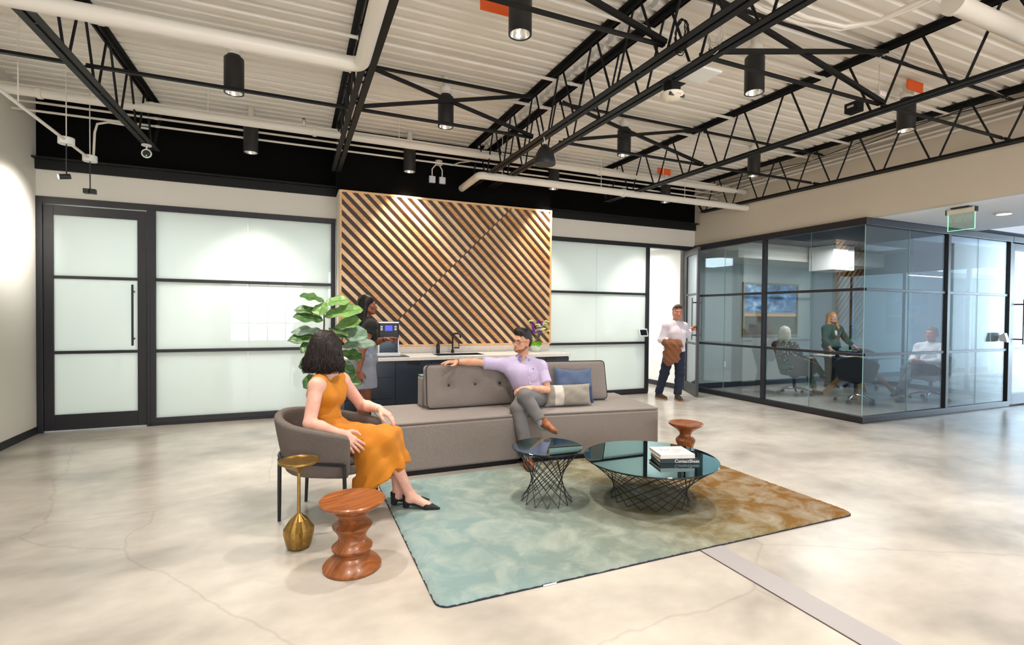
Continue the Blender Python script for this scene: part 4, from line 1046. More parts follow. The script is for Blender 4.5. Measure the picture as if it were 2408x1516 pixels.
def shirt_trim(t, S, J, fr, sd, up, H, SH, CO, nb, low=.95, open_=.0):
    """placket, buttons and two collar leaves laid on the shirt surface"""
    L0 = np.array(t.location); pts = []
    for k in range(9):
        a = lerp(J['nk']-up*.05, J['pel'], k/8*low); pts.append(probe(S, a, fr)+fr*.0035)
    mb = MB()
    for k in range(8):
        mb.bar(Vector(pts[k]-L0), Vector(pts[k+1]-L0), .028, .007, up=Vector(fr))
    mb.build('placket', SH, t)
    for k in range(nb):
        x = (k+.5)/nb*8*.96; i = int(x); c = lerp(pts[i], pts[min(i+1, 8)], x-i)
        MB().cyl(Vector(c+fr*.002-L0), Vector(c+fr*.007-L0), .0052, n=10).build('button', WHITEM, t, smooth='auto')
    nk = J['nk']
    for s in (-1, 1):
        ring = []
        for a0 in (150, 110, 70, 35, 12):
            a = math.radians(a0); ring.append(nk+(sd*s*math.sin(a)*.064+fr*math.cos(a)*.066)+up*(.052-.030*(math.cos(a)+1)/2))
        low_ = []
        for i, a0 in enumerate((150, 110, 70, 42, 24)):
            a = math.radians(a0); o_ = (.082, .086, .090, .100, .094)[i]; z = (.018, .012, .0, -.022, -.046)[i]; low_.append(nk+sd*s*math.sin(a)*o_+fr*math.cos(a)*o_+up*z)
        vs = [Vector(p-L0) for p in ring+low_]; fs = [(i, i+1, 6+i, 5+i) for i in range(4)]
        if s > 0: fs = [f[::-1] for f in fs]
        o = obj_from('collar', vs, fs, CO, t, True); md = o.modifiers.new('thick', 'SOLIDIFY'); md.thickness = .005

# ================================================================== man on the sofa
def seated_man():
    t = thing('person', 'seated man in a lilac shirt and grey trousers, legs crossed, arm along the cushion', 'person', (2.25, 4.75, .488))
    J = JJ(pel=(2.30, 4.85, .605), wai=(2.265, 4.87, .70), che=(2.225, 4.89, .835), nk=(2.245, 4.925, .985), shR=(2.015, 4.965, .925), shL=(2.415, 4.85, .905),
           elR=(1.735, 5.03, .955), wrR=(1.535, 5.035, .962), elL=(2.45, 4.73, .665), wrL=(2.135, 4.50, .735), hiR=(2.225, 4.80, .575), hiL=(2.375, 4.80, .575),
           knR=(2.0, 4.50, .545), anR=(2.03, 4.335, .105), knL=(2.045, 4.44, .672), anL=(2.155, 4.295, .43))
    SK = skin('light', (226, 172, 140), (208, 146, 116))
    hf = (-.93, -.36, -.02); P, H, A = head((2.222, 4.90, 1.172), hf, (.05, -.02, 1), 1.0)
    neck = [rc((2.245, 4.925, .975), H(0, -.022, -.055), .056, .052, .02)]
    hr, _ = hand(J['wrR'], (-.96, -.28, .02), (.0, .05, -1), 'R', (.18, .12, .15, .22), .16, 1.02, (.35, .25), .15)
    hl, _ = hand(J['wrL'], (-.95, .06, -.16), (-.1, .35, -.9), 'L', (.35, .42, .45, .5), .08, 1.02, (.1, .5), .4)
    B = body(J, .93)
    sdf_obj('body', [(B+neck, .008), (P+neck, .0042), (hr+[rc(lerp(J['elR'], J['wrR'], .55), J['wrR'], .034, .024, .012)], .0033), (hl+[rc(lerp(J['elL'], J['wrL'], .55), J['wrL'], .034, .024, .012)], .0033)], SK, t)
    DK = mat('hair_dark', C3(38, 26, 20), .5, noise=(60, C3(22, 15, 12), .35, .65), bump=(90, .6))
    face_parts(t, H, 1., mat('lips_warm', C3(190, 118, 98), .45), DK, brow=.0048)
    # short hair, fuller on top
    Q = [el(H(0, -.022, .052), (.079, .096, .080), A, .01), rc(H(-.045, .060, .105), H(.045, .052, .108), .026, .026, .03), rc(H(0, .02, .118), H(0, -.06, .105), .036, .036, .03), el(H(0, -.075, .0), (.064, .036, .07), A, .02),
         el(H(0, .11, -.02), (.085, .075, .082), A, .012, '-'), el(H(.085, .025, -.06), (.06, .07, .07), A, .01, '-'), el(H(-.085, .025, -.06), (.06, .07, .07), A, .01, '-'), el(H(.09, -.008, -.01), (.032, .026, .04), A, .01, '-'), el(H(-.09, -.008, -.01), (.032, .026, .04), A, .01, '-'), el(H(0, -.03, -.12), (.1, .1, .075), A, .01, '-')]
    sdf_obj('hair', [(Q, .004, folds(.0022, ((120, 60, 150), 0), ((-90, 170, 60), 1)))], DK, t)
    rg0 = lambda rg: (lambda x, y: [(x, y, .108+.012*rg.rand()), (x*1.05, y-.02, .132+.012*rg.rand()), (x*1.1, y-.055, .13+.01*rg.rand())])(rg.uniform(-.05, .05), rg.uniform(-.02, .085))
    strands(t, 'hair_locks', H, rg0, DK, 130, 4, .0028, .004)
    # stubble beard
    Q = [q for q in P[:3]]+[rc(H(.058*x, -.012, -.045), H(.030*x, .058, -.088), .0215, .0195, .025) for x in (-1, 1)]+[el(H(0, .076, -.094), (.0225, .0195, .0175), A, .018)]
    Q = [dict(q, r=q['r']+.0012) if q['t'] == 'e' else q for q in Q]+[pl(H(0, 0, -.042), A[2]), el(H(0, .105, -.050), (.046, .055, .032), A, .012, '-'), el(H(.052, .075, -.035), (.032, .046, .034), A, .012, '-'), el(H(-.052, .075, -.035), (.032, .046, .034), A, .012, '-'), el(H(0, -.05, -.06), (.09, .055, .07), A, .01, '-')]
    sdf_obj('beard', [(Q, .004)], mat('beard_brown', C3(122, 82, 62), .7, noise=(170, C3(166, 116, 92), .38, .62)), t)
    # glasses
    GM = mat('glasses_dark', C3(60, 48, 42), .3, metal=.4); I = Matrix.Translation(-t.location); w_ = lambda *a: I @ Vector(H(*a)); g = MB()
    for x in (-1, 1):
        g.tube([w_((.033*x+.027*math.cos(a)), .106-.010*abs(.033*x+.027*math.cos(a))/.05, .001+.022*math.sin(a)) for a in np.linspace(0, 2*pi, 22)[:-1]], .0017, 6, closed=True)
        g.tube([w_(.060*x, .094, .006), w_(.076*x, .04, .004), w_(.079*x, -.012, .0)], .0016, 6)
    g.tube([w_(-.009, .105, .004), w_(0, .108, .007), w_(.009, .105, .004)], .0014, 6)
    g.build('glasses', GM, t, smooth=True)
    # shirt
    SH = cloth('lilac_shirt', (196, 182, 214), (182, 168, 204), 40)
    sd = nrm(J['shL']-J['shR']); T = body(J, .98, .012, arms=False, legs=False)
    wv = folds(.0035, ((30, 8, -22), 0), ((-14, 20, 40), 2), ((50, -20, 12), 4))
    S = T+[rc(J['shR'], lerp(J['shR'], J['elR'], .55), .066, .064, .03), rc(lerp(J['shR'], J['elR'], .3), lerp(J['shR'], J['elR'], .66), .063, .066, .012, flat=True),
           rc(J['shL'], lerp(J['shL'], J['elL'], .5), .066, .064, .03), rc(lerp(J['shL'], J['elL'], .3), lerp(J['shL'], J['elL'], .70), .064, .068, .012, flat=True),
           pl((2.28, 4.86, .585), (0, 0, -1)), rc((2.245, 4.925, .985), H(0, -.02, -.05), .052, .05, .006, op='-'), el((2.20, 4.83, 1.01), (.045, .06, .045), None, .01, '-')]
    sdf_obj('shirt', [(S, .006, wv)], SH, t)
    # collar leaves, placket, buttons, pocket, emblem
    fr = nrm(np.cross(sd, nrm(J['nk']-J['pel']))); up = nrm(J['nk']-J['pel']); CO = cloth('collar_lilac', (150, 146, 196), (136, 132, 186), 40)
    shirt_trim(t, S, J, fr, sd, up, H, SH, CO, 5)
    pk = probe(S, J['che']+sd*.095+up*.0, fr); 
    Q = [el(pk+up*(-.03)-fr*.004, (.050, .010, .056), [sd, fr, up], .01), pl(pk+up*.02, up)]
    sdf_obj('pocket', [(Q, .005)], SH, t)
    e0 = Vector(probe(S, J['che']+sd*.105+up*.045, fr)-np.array(t.location))
    MB().sphere(e0, (.005, .004, .011), 8, 6).sphere(e0+Vector((.005, 0, -.007)), (.007, .004, .005), 8, 6).build('emblem', mat('navy_thread', C3(30, 34, 70), .8), t, smooth=True)
    # trousers
    TR = cloth('grey_trousers', (108, 105, 105), (96, 92, 92), 70)
    kn, an = J['knL'], J['anL']; wv2 = folds(.003, ((40, 30, 20), 0), ((-20, 60, 30), 1), ((10, -30, 70), 3))
    L = [el(J['pel']-V3(0, 0, .005), (.178, .135, .118), [sd, fr, up], .03), rc(J['hiR'], J['knR'], .100, .074, .03), rc(J['hiL'], kn, .098, .073, .035), rc(J['knR'], J['anR']+V3(0, 0, .02), .072, .057, .02, flat=True), el(J['knR'], (.076, .076, .07), None, .02),
         rc(kn, lerp(kn, an, .92), .072, .058, .02, flat=True), el(kn, (.074, .074, .07), None, .02), pl((2.25, 4.8, .492), (0, 0, -1)) if False else el((2.28, 4.86, .36), (.3, .3, .13), None, .005, '-'), pl((2.25, 4.8, .70), (0, 0, 1))]
    L = [q for q in L if q['t'] != 'p']
    sdf_obj('trousers', [(L, .0065, wv2)], TR, t)
    SO = cloth('grey_sock', (150, 150, 158), (130, 130, 142), 90)
    sdf_obj('sock', [([rc(lerp(kn, an, .80), an+V3(.02, -.01, -.04), .041, .043, .01)], .005)], SO, t); sdf_obj('sock', [([rc(J['anR']+V3(0, 0, .08), J['anR']+V3(0, 0, -.03), .042, .043, .01)], .005)], SO, t)
    shoe(t, 'shoe', J['anR']+V3(0, 0, -.01), (1.972, 4.13, .0265), (0, 0, 1), LEATH, 1.0)
    shoe(t, 'shoe', an+V3(.01, -.005, -.03), an+V3(.055, -.19, -.075), nrm(V3(.30, -.12, .9)), LEATH, .98)
    MB().tube([(Vector(lerp(J['elR'], J['wrR'], .93)-np.array(t.location))+Vector((0, .029*math.cos(a), .027*math.sin(a)))) for a in np.linspace(0, 2*pi, 17)[:-1]], .006, 6, closed=True).build('watch_strap', LEATH, t, smooth=True)
seated_man()

# ================================================================== woman in mustard on the tub chair
def mustard_woman():
    t = thing('person', 'seated woman in a mustard sleeveless dress with dark wavy hair, seen from behind', 'person', (.30, 3.85, .456))
    J = JJ(pel=(.215, 3.905, .565), wai=(.195, 3.92, .70), che=(.195, 3.925, .865), nk=(.205, 3.955, 1.015), shR=(.135, 3.775, .950), shL=(.325, 4.06, .945),
           elR=(.085, 3.69, .705), wrR=(.275, 3.60, .640), elL=(.475, 4.13, .735), wrL=(.60, 3.995, .718), hiR=(.245, 3.84, .545), hiL=(.30, 3.97, .545),
           knR=(.585, 3.655, .545), anR=(.775, 3.70, .125), knL=(.67, 3.80, .540), anL=(.705, 3.80, .125))
    SK = skin('fair', (220, 174, 156), (208, 152, 134))
    hf = (.55, .83, -.05); P, H, A = head((.205, 3.965, 1.205), hf, (0, 0, 1), .96, True)
    neck = [rc((.215, 3.955, 1.0), H(0, -.022, -.055), .048, .045, .02)]
    hr, _ = hand(J['wrR'], (.74, -.22, -.60), (.15, .80, -.50), 'R', (.16, .2, .24, .3), .16, 1.10, (.55, .1), .15)
    hl, _ = hand(J['wrL'], (.72, -.50, -.55), (-.4, .2, -.85), 'L', (.25, .28, .32, .38), .06, 1.02, (.1, .3), .25)
    B = body(J, .92, 0, True, am=1.16); up = nrm(J['nk']-J['pel']); sd = nrm(J['shL']-J['shR']); fr = nrm(np.cross(sd, up))
    for s in (-1, 1): B.append(el(J['che']+fr*.062+sd*.062*s-up*.02, (.058, .055, .06), [sd, fr, up], .03))
    feet = dict(R=(J['anR'], V3(.965, 3.59, .026)), L=(J['anL'], V3(.935, 3.785, .026)))
    for k, (an, toe) in feet.items():
        f = toe-an; f[2] = 0; f = nrm(f)
        B += [rc(an, an-V3(0, 0, .03)-f*.006, .034, .034, .02), el(an-V3(0, 0, .045)-f*.016, (.029, .029, .027), None, .02), rc(an-V3(0, 0, .02)+f*.015, toe-f*.085+V3(0, 0, .026), .035, .026, .03), rc(toe-f*.085+V3(0, 0, .024), toe-f*.03+V3(0, 0, .012), .027, .014, .02)]
    sdf_obj('body', [(B+neck, .007), (P+neck, .0045), (hr+[rc(lerp(J['elR'], J['wrR'], .5), J['wrR'], .037, .027, .012)], .0033), (hl+[rc(lerp(J['elL'], J['wrL'], .5), J['wrL'], .037, .027, .012)], .0033)], SK, t)
    DK = mat('hair_espresso', C3(34, 20, 15), .5, spec=.35, noise=(50, C3(16, 9, 8), .35, .65), bump=(60, .5))
    face_parts(t, H, .96, mat('lips_rose', C3(178, 98, 84), .45), DK)
    # wavy bob: a cap, side and back masses, then many curled locks
    Q = [el(H(0, -.018, .045), (.090, .106, .088), A, .02), el(H(0, -.065, -.035), (.095, .062, .11), A, .04)]
    for x in (-1, 1): Q += [rc(H(.072*x, .0, .03), H(.098*x, -.015, -.13), .038, .042, .04), rc(H(.05*x, -.06, 0), H(.07*x, -.07, -.15), .05, .046, .04), rc(H(.066*x, .045, .04), H(.09*x, .03, -.11), .028, .03, .03)]
    Q += [el(H(0, .13, -.03), (.066, .075, .10), A, .02, '-')]
    wv = folds(.006, ((20, 30, 60), 0), ((-35, 25, 45), 2), ((60, -50, 20), 1))
    sdf_obj('hair', [(Q, .006, wv)], DK, t)
    def root(rg):
        a = rg.uniform(-2.35, 2.35)-pi/2; ca, sa = math.cos(a), math.sin(a)          # around the head, open at the face
        e = 1+.15*rg.rand(); L = rg.uniform(-.20, -.155)
        return [(.05*ca, -.02+.06*sa, .130), (.098*ca, -.02+.112*sa, .055), (.114*ca*e, -.025+.112*sa*e, -.05), (.132*ca*e, -.03+.118*sa*e, L+.05), (.128*ca*e, -.03+.118*sa*e, L)]
    strands(t, 'hair_locks', H, root, DK, 1000, 11, .0036, .013, 15)
    # dress
    MU = cloth('mustard_cotton', (190, 116, 8), (180, 106, 6), 40, .8); wv = folds(.003, ((50, 20, 30), 0), ((-30, 40, 55), 2), ((20, -60, 25), 4))
    T = body(J, .93, .010, True, False, False)
    T = [q for q in T if not (q['t'] == 'c' and np.allclose(q['b'], J['shL']) or q['t'] == 'c' and np.allclose(q['b'], J['shR']))]
    for s, k in ((-1, 'R'), (1, 'L')): T += [el(J['che']+fr*.062+sd*.062*s-up*.02, (.067, .065, .068), [sd, fr, up], .03), rc(J['che']+(J['sh'+k]-J['che'])*.45+up*.0, lerp(J['nk'], J['sh'+k], .66)+up*.004, .075, .052, .03), rc(J['che'], J['che']+(J['sh'+k]-J['che'])*.80-up*.045, .095, .068, .03), rc(J['che']+(J['sh'+k]-J['che'])*.5, lerp(J['nk'], J['sh'+k], .80), .078, .054, .03)]
    T += [rc(J['wai'], J['wai']+up*.02, .105, .105, .01, (sd, 1.32), flat=True)]
    c0 = J['nk']+fr*.06
    for s in (-1, 1): T += [rc(c0+up*.06+sd*.052*s, c0-up*.11+fr*.085, .030, .016, .006, op='-'), rc(c0+up*.06+sd*.025*s, c0-up*.10+fr*.085, .036, .018, .006, op='-')]
    T += [rc(J['nk']+up*.012, J['nk']+up*.15, .050, .075, .006, op='-')]
    for k in 'RL': T += [rc(J['sh'+k]+(J['sh'+k]-J['nk'])*.16+up*.02, lerp(J['sh'+k], J['el'+k], .34), .036, .050, .006, op='-')]
    sdf_obj('dress_top', [(T, .0055, wv)], MU, t)
    kR, kL = J['knR'], J['knL']; km = (kR+kL)/2; down = nrm(V3(.16, .03, -1)); ax2 = nrm(kL-kR)
    def pleat(Pt):
        v = Pt-km; z = -(v@down); a = np.arctan2(v@ax2, v@np.cross(ax2, down)); w_ = np.clip((v@down)/.22, 0, 1)
        return .016*w_*np.sin(a*6+1.2)+.006*np.sin(a*9+Pt[:, 2]*8)*w_+.0045*np.sin(Pt@V3(30, 35, 20))+.0025*np.sin(Pt@V3(-50, 20, 45))
    S = [el(J['pel'], (.178, .135, .13), [sd, fr, up], .03), rc(J['pel']+up*.02, J['wai'], .118, .098, .03, (sd, 1.32)), rc(J['hiR'], kR, .105, .078, .05), rc(J['hiL'], kL, .105, .078, .05), rc(lerp(J['hiR'], J['hiL'], .5), km-V3(.02, 0, 0), .09, .06, .05),
         rc(km-V3(.035, .0, .0), km-V3(.03, 0, 0)+down*.33, .105, .185, .05, (ax2, 1.2)), rc(kR+V3(-.10, .01, -.02), kR+V3(-.10, .02, -.33), .09, .11, .05)]
    hem = V3(.50, 3.62, .235)
    S += [pl(hem, nrm(V3(.60, -.34, -1))), el((.20, 3.92, .33), (.34, .30, .12), None, .006, '-')]
    sdf_obj('dress_skirt', [(S, .006, pleat)], MU, t)
    sdf_obj('waist_tie', [([rc(J['wai']-up*.012, J['wai']+up*.028, .107, .104, .01, (sd, 1.33), flat=True)], .005, folds(.003, ((10, 10, 160), 0)))], MU, t)
    BKS = mat('black_suede', C3(16, 15, 17), .7); L0 = np.array(t.location)
    for k, (an, toe) in feet.items():
        f = toe-an; f[2] = 0; f = nrm(f); s2 = np.cross(f, V3(0, 0, 1)); g = V3(an[0], an[1], .0255)
        B_ = lambda x, y, z: g+s2*x+f*y+V3(0, 0, z)
        L_ = np.linalg.norm((toe-g)[:2]); A_ = [s2, f, V3(0, 0, 1)]
        Q = [rc(B_(0, L_-.085, .019), B_(0, L_+.004, .008), .0335, .008, .01, (s2, 1.1)), el(B_(0, L_-.125, .062), (.038, .058, .030), A_, .006, '-'), pl(B_(0, 0, .002), (0, 0, -1))]
        Q2 = [rc(B_(0, -.014, .036), B_(0, -.020, .098), .0365, .0345, .01, flat=True), el(B_(0, .045, .10), (.06, .055, .062), A_, .006, '-')]
        Q3 = [rc(B_(0, -.030, .001), B_(0, -.020, .042), .021, .030, .005, flat=True)]
        Q4 = [rc(B_(0, -.02, .040), B_(0, L_-.09, .008), .012, .010, .01, (s2, 2.6))]
        sdf_obj('shoe', [(Q, .004), (Q2, .004), (Q3, .004), (Q4, .004)], BKS, t)
        MB().tube([Vector(an+V3(0, 0, .0)+s2*.036*math.cos(a)+f*.036*math.sin(a)+V3(0, 0, .008*math.sin(a))-L0) for a in np.linspace(0, 2*pi, 19)[:-1]], .0045, 6, closed=True).build('ankle_strap', BKS, t, smooth=True)
    d = nrm(J['wrL']-J['elL']); a1 = nrm(np.cross(d, V3(0, 0, 1))); a2 = np.cross(d, a1); c = lerp(J['elL'], J['wrL'], .93)-L0
    MB().tube([Vector(c+(a1*math.cos(a)+a2*math.sin(a))*.0255) for a in np.linspace(0, 2*pi, 19)[:-1]], .007, 6, closed=True).build('wrist_band', mat('mint_band', C3(168, 210, 206), .5), t, smooth=True)
    GM = mat('glasses_clear', C3(190, 180, 176), .2); I = Matrix.Translation(-t.location); w_ = lambda *a: I @ Vector(H(*a)); g = MB()
    for x in (-1, 1):
        g.tube([w_(.033*x+.024*math.cos(a), .104-.008*abs(.033*x+.024*math.cos(a))/.05, .002+.02*math.sin(a)) for a in np.linspace(0, 2*pi, 20)[:-1]], .0018, 6, closed=True)
        g.tube([w_(.057*x, .093, .006), w_(.077*x, .03, .004)], .0018, 6)
    g.build('glasses', GM, t, smooth=True)
mustard_woman()

# ================================================================== standing woman at the counter
def counter_woman():
    t = thing('person', 'standing woman in a black blouse and grey skirt reaching to the coffee machine', 'person', (.74, 6.22, 0))
    J = JJ(pel=(.735, 6.22, .93), wai=(.75, 6.22, 1.06), che=(.765, 6.22, 1.215), nk=(.765, 6.225, 1.375), shR=(.81, 6.055, 1.315), shL=(.745, 6.385, 1.315),
           elR=(.80, 6.0, 1.075), wrR=(.945, 6.10, 1.12), elL=(.72, 6.43, 1.05), wrL=(.80, 6.42, .85), hiR=(.755, 6.14, .90), hiL=(.735, 6.31, .90), knR=(.765, 6.13, .49), anR=(.735, 6.13, .09), knL=(.745, 6.30, .49), anL=(.705, 6.31, .09))
    J['elR'] = V3(.70, 6.0, 1.03); J['wrR'] = V3(.66, 5.97, .80); J['elL'] = V3(.88, 6.36, 1.10); J['wrL'] = V3(1.00, 6.27, 1.145)
    SK = skin('deep', (140, 86, 62), (112, 66, 46)); hf = (.985, -.15, -.02)
    P, H, A = head((.785, 6.225, 1.555), hf, (0, 0, 1), .97, True); neck = [rc((.765, 6.225, 1.36), H(0, -.022, -.055), .048, .046, .02)]
    hr, _ = hand(J['wrR'], (.10, .02, -1), (.3, .9, 0), 'R', (.35, .4, .45, .5), .08, .95, (.2, .3), .3)
    hl, _ = hand(J['wrL'], (.96, -.20, .05), (.0, -.35, -.9), 'L', (.15, .6, .8, .9), .05, .95, (.2, .5), .4)
    sdf_obj('body', [(body(J, .95, 0, True, am=1.1)+neck, .009), (P+neck, .005), (hr, .004), (hl, .004)], SK, t)
    BLKH = mat('hair_black_brown', C3(30, 19, 17), .5, spec=.3, noise=(50, C3(16, 10, 10), .35, .65), bump=(60, .25))
    face_parts(t, H, .97, mat('lips_plum', C3(128, 58, 60), .35), BLKH)
    Q = [el(H(0, -.02, .045), (.086, .10, .086), A, .02), el(H(0, -.07, -.06), (.085, .055, .12), A, .04)]
    for x in (-1, 1): Q += [rc(H(.066*x, -.02, .02), H(.085*x, -.05, -.24), .032, .034, .03), rc(H(.04*x, -.07, -.05), H(.055*x, -.085, -.27), .045, .03, .03)]
    Q += [el(H(0, .12, -.03), (.066, .088, .092), A, .02, '-')]
    sdf_obj('hair', [(Q, .007, folds(.004, ((40, 50, 25), 0), ((-50, 60, 15), 2)))], BLKH, t)
    sd = nrm(J['shL']-J['shR']); up = nrm(J['nk']-J['pel']); fr = nrm(np.cross(sd, up)); L0 = np.array(t.location)
    BB = cloth('black_blouse', (14, 13, 14), (9, 8, 9), 50)
    T = body(J, 1.0, .014, True, False, False)
    for s in (-1, 1): T.append(el(J['che']+fr*.065+sd*.06*s-up*.02, (.068, .066, .07), [sd, fr, up], .03))
    for k in 'RL': T += [rc(J['sh'+k], lerp(J['sh'+k], J['el'+k], .32), .060, .058, .02, flat=True), el(J['sh'+k], (.060, .060, .058), None, .02)]
    c0 = J['nk']+fr*.06
    T += [pl(J['pel']+up*.08, -up), rc(c0+up*.05+sd*.03, c0-up*.10+fr*.06, .03, .01, .008, op='-'), rc(c0+up*.05-sd*.03, c0-up*.10+fr*.06, .03, .01, .008, op='-'), rc(J['nk'], J['nk']+up*.12, .054, .07, .006, op='-')]
    sdf_obj('blouse', [(T, .008, folds(.004, ((30, 20, 30), 0), ((-20, 40, 35), 2)))], BB, t)
    GS = cloth('grey_denim', (136, 140, 152), (112, 116, 130), 60)
    S = [el(J['pel'], (.182, .142, .13), [sd, fr, up], .03), rc(J['pel']+up*.13, J['pel']-V3(0, 0, .02), .110, .138, .03, (sd, 1.28)), rc(J['pel'], J['pel']+V3(.012, 0, -.36), .140, .152, .03, (sd, 1.22)), pl(J['pel']+V3(0, 0, -.355), (0, 0, -1)), pl(J['pel']+up*.135, up)]
    sdf_obj('skirt', [(S, .008, folds(.004, ((40, 30, 4), 0), ((10, -50, 20), 2)))], GS, t)
    sdf_obj('shirt_tied_at_waist', [([rc(J['pel']+up*.04, J['pel']+up*.10, .150, .135, .02, (sd, 1.22)), rc(J['pel']+fr*.13+up*.07, J['pel']+fr*.15-up*.05+sd*.02, .03, .04, .02)], .008, folds(.006, ((50, 40, 60), 0), ((-30, 50, 20), 1)))], cloth('grey_blue_denim', (122, 130, 146), (96, 104, 122), 60), t)
    MB().tube([Vector(J['nk']+fr*(.03+.05*math.cos(a))+sd*.062*math.sin(a)-up*(.0+.05*(math.cos(a)+.3))-L0) for a in np.linspace(-2.2, 2.2, 20)], .006, 6).build('necklace', mat('pearl', C3(226, 216, 204), .3), t, smooth=True)
    d = nrm(J['wrL']-J['elL']); a1 = nrm(np.cross(d, V3(0, 0, 1))); a2 = np.cross(d, a1); c = J['wrL']-d*.012-L0
    MB().tube([Vector(c+(a1*math.cos(a)+a2*math.sin(a))*.027) for a in np.linspace(0, 2*pi, 17)[:-1]], .007, 6, closed=True).build('watch_strap', BB, t, smooth=True)
    for k in 'RL': shoe(t, 'shoe', J['an'+k], J['an'+k]+V3(.17, 0, -.089), (0, 0, 1), BLK, .9, BLK)
counter_woman()

# ================================================================== man opening the glass door
def door_man():
    t = thing('person', 'man in a white shirt and jeans carrying a brown jacket, opening the glass door', 'person', (6.12, 7.0, 0))
    J = JJ(pel=(6.13, 7.02, .88), wai=(6.135, 7.01, 1.0), che=(6.14, 7.0, 1.16), nk=(6.145, 7.01, 1.335), shR=(5.975, 7.045, 1.275), shL=(6.335, 7.03, 1.275),
           elR=(5.875, 7.06, 1.04), wrR=(6.04, 6.88, .985), elL=(6.43, 7.05, 1.12), wrL=(6.535, 7.07, 1.205), hiR=(6.04, 7.03, .85), hiL=(6.22, 7.01, .85), knR=(5.985, 7.10, .46), anR=(5.955, 7.215, .085), knL=(6.185, 6.94, .455), anL=(6.14, 6.94, .085))
    SK = skin('ruddy', (212, 150, 122), (190, 122, 98)); hf = (-.42, -.90, -.03)
    P, H, A = head((6.155, 6.99, 1.52), hf, (.05, 0, 1), 1.02); neck = [rc((6.145, 7.01, 1.32), H(0, -.022, -.055), .060, .058, .02)]
    hl, _ = hand(J['wrL'], (.80, .45, .25), (.45, -.85, .1), 'L', (.7, .75, .8, .85), .02, 1., (.1, .6), .8)
    hr, _ = hand(J['wrR'], (.9, -.3, -.1), (-.2, .1, -1), 'R', (.5, .55, .6, .6), .04, 1., (.1, .5), .4)
    sdf_obj('body', [(body(J, 1.06)+neck, .010), (P+neck, .0052), (hl, .0042), (hr, .0042)], SK, t)
    HB = mat('hair_brown', C3(74, 50, 38), .5, noise=(60, C3(48, 32, 24), .35, .65), bump=(90, .5))
    face_parts(t, H, 1.02, mat('lips_pale', C3(170, 100, 88), .45), HB, brow=.005)
    Q = [el(H(0, -.024, .050), (.079, .096, .080), A, .01), rc(H(-.045, .055, .100), H(.045, .058, .100), .020, .020, .03), rc(H(0, .03, .112), H(0, -.06, .10), .030, .03, .03), el(H(0, -.07, .0), (.064, .036, .07), A, .02),
         el(H(0, .115, -.025), (.085, .075, .085), A, .012, '-'), el(H(.088, .02, -.05), (.05, .06, .06), A, .01, '-'), el(H(-.088, .02, -.05), (.05, .06, .06), A, .01, '-'), el(H(0, -.03, -.12), (.1, .1, .075), A, .01, '-')]
    sdf_obj('hair', [(Q, .005, folds(.002, ((120, 60, 150), 0)))], HB, t)
    SH = cloth('white_shirt', (228, 218, 226), (214, 202, 214), 40); sd = nrm(J['shL']-J['shR']); up = nrm(J['nk']-J['pel']); fr = nrm(np.cross(sd, up))
    S = body(J, 1.10, .016, legs=False)
    S = [q for q in S if not (q['t'] == 'c' and np.allclose(q['b'], J['wrR']))]+[rc(lerp(J['elL'], J['wrL'], .35), lerp(J['elL'], J['wrL'], .93), .056, .038, .02, flat=True), rc(lerp(J['elR'], J['wrR'], .1), lerp(J['elR'], J['wrR'], .6), .058, .056, .02, flat=True), el(J['che']-up*.09+fr*.07, (.13, .08, .12), [sd, fr, up], .05),
         pl(J['pel']-up*.035, -up), rc(J['nk'], J['nk']+up*.12, .06, .075, .006, op='-')]
    S = [q for q in S if not (q['t'] == 'c' and np.allclose(q['b'], J['wrL']))]
    sdf_obj('shirt', [(S, .009, folds(.006, ((30, 12, -22), 0), ((-20, 20, 40), 2), ((45, -20, 12), 4)))], SH, t)
    shirt_trim(t, S, J, fr, sd, up, H, SH, SH, 4, .9)
    JE = cloth('dark_jeans', (28, 36, 58), (18, 24, 42), 60)
    L = [el(J['pel'], (.178, .138, .12), [sd, fr, up], .03)]
    for k in 'RL': L += [rc(J['hi'+k], J['kn'+k], .105, .080, .03), rc(J['kn'+k], J['an'+k]+V3(0, 0, .0), .080, .068, .02, flat=True), el(J['kn'+k], (.08, .08, .075), None, .02)]
    sdf_obj('jeans', [(L, .009, folds(.005, ((20, 10, 60), 0), ((-20, 30, 45), 2)))], JE, t)
    BS = mat('brown_shoe', C3(62, 46, 38), .5); TS = mat('tan_sole', C3(168, 104, 54), .6)
    shoe(t, 'shoe', J['anL'], (6.06, 6.74, .001), (0, 0, 1), BS, 1.05, TS); shoe(t, 'shoe', J['anR'], (5.955, 7.0, .001), (0, 0, 1), BS, 1.05, TS)
    j = thing('jacket', 'brown tweed jacket draped over the forearm of the man at the door', 'jacket', (6.0, 6.9, .8))
    BR_ = cloth('brown_tweed', (134, 86, 56), (104, 62, 38), 120); a, b_ = V3(5.905, 6.98, 1.0), V3(6.06, 6.85, .99)
    dj = nrm(b_-a); mid = (a+b_)/2
    Q = [rc(a, b_, .068, .066, .03), rc(mid+V3(-.01, -.05, -.03), mid+V3(-.015, -.03, -.30), .048, .050, .04, (dj, 2.5)), rc(a+V3(.02, -.05, -.20), a+V3(.03, -.03, -.36), .05, .045, .04, (dj, 1.7)), rc(mid+V3(.0, .03, -.05), mid+V3(.0, .05, -.24), .035, .04, .03, (dj, 2.2))]
    sdf_obj('cloth_folds', [(Q, .009, folds(.013, ((60, 34, 14), 0), ((24, -60, 46), 1), ((85, 20, -30), 2)))], BR_, j)
door_man()
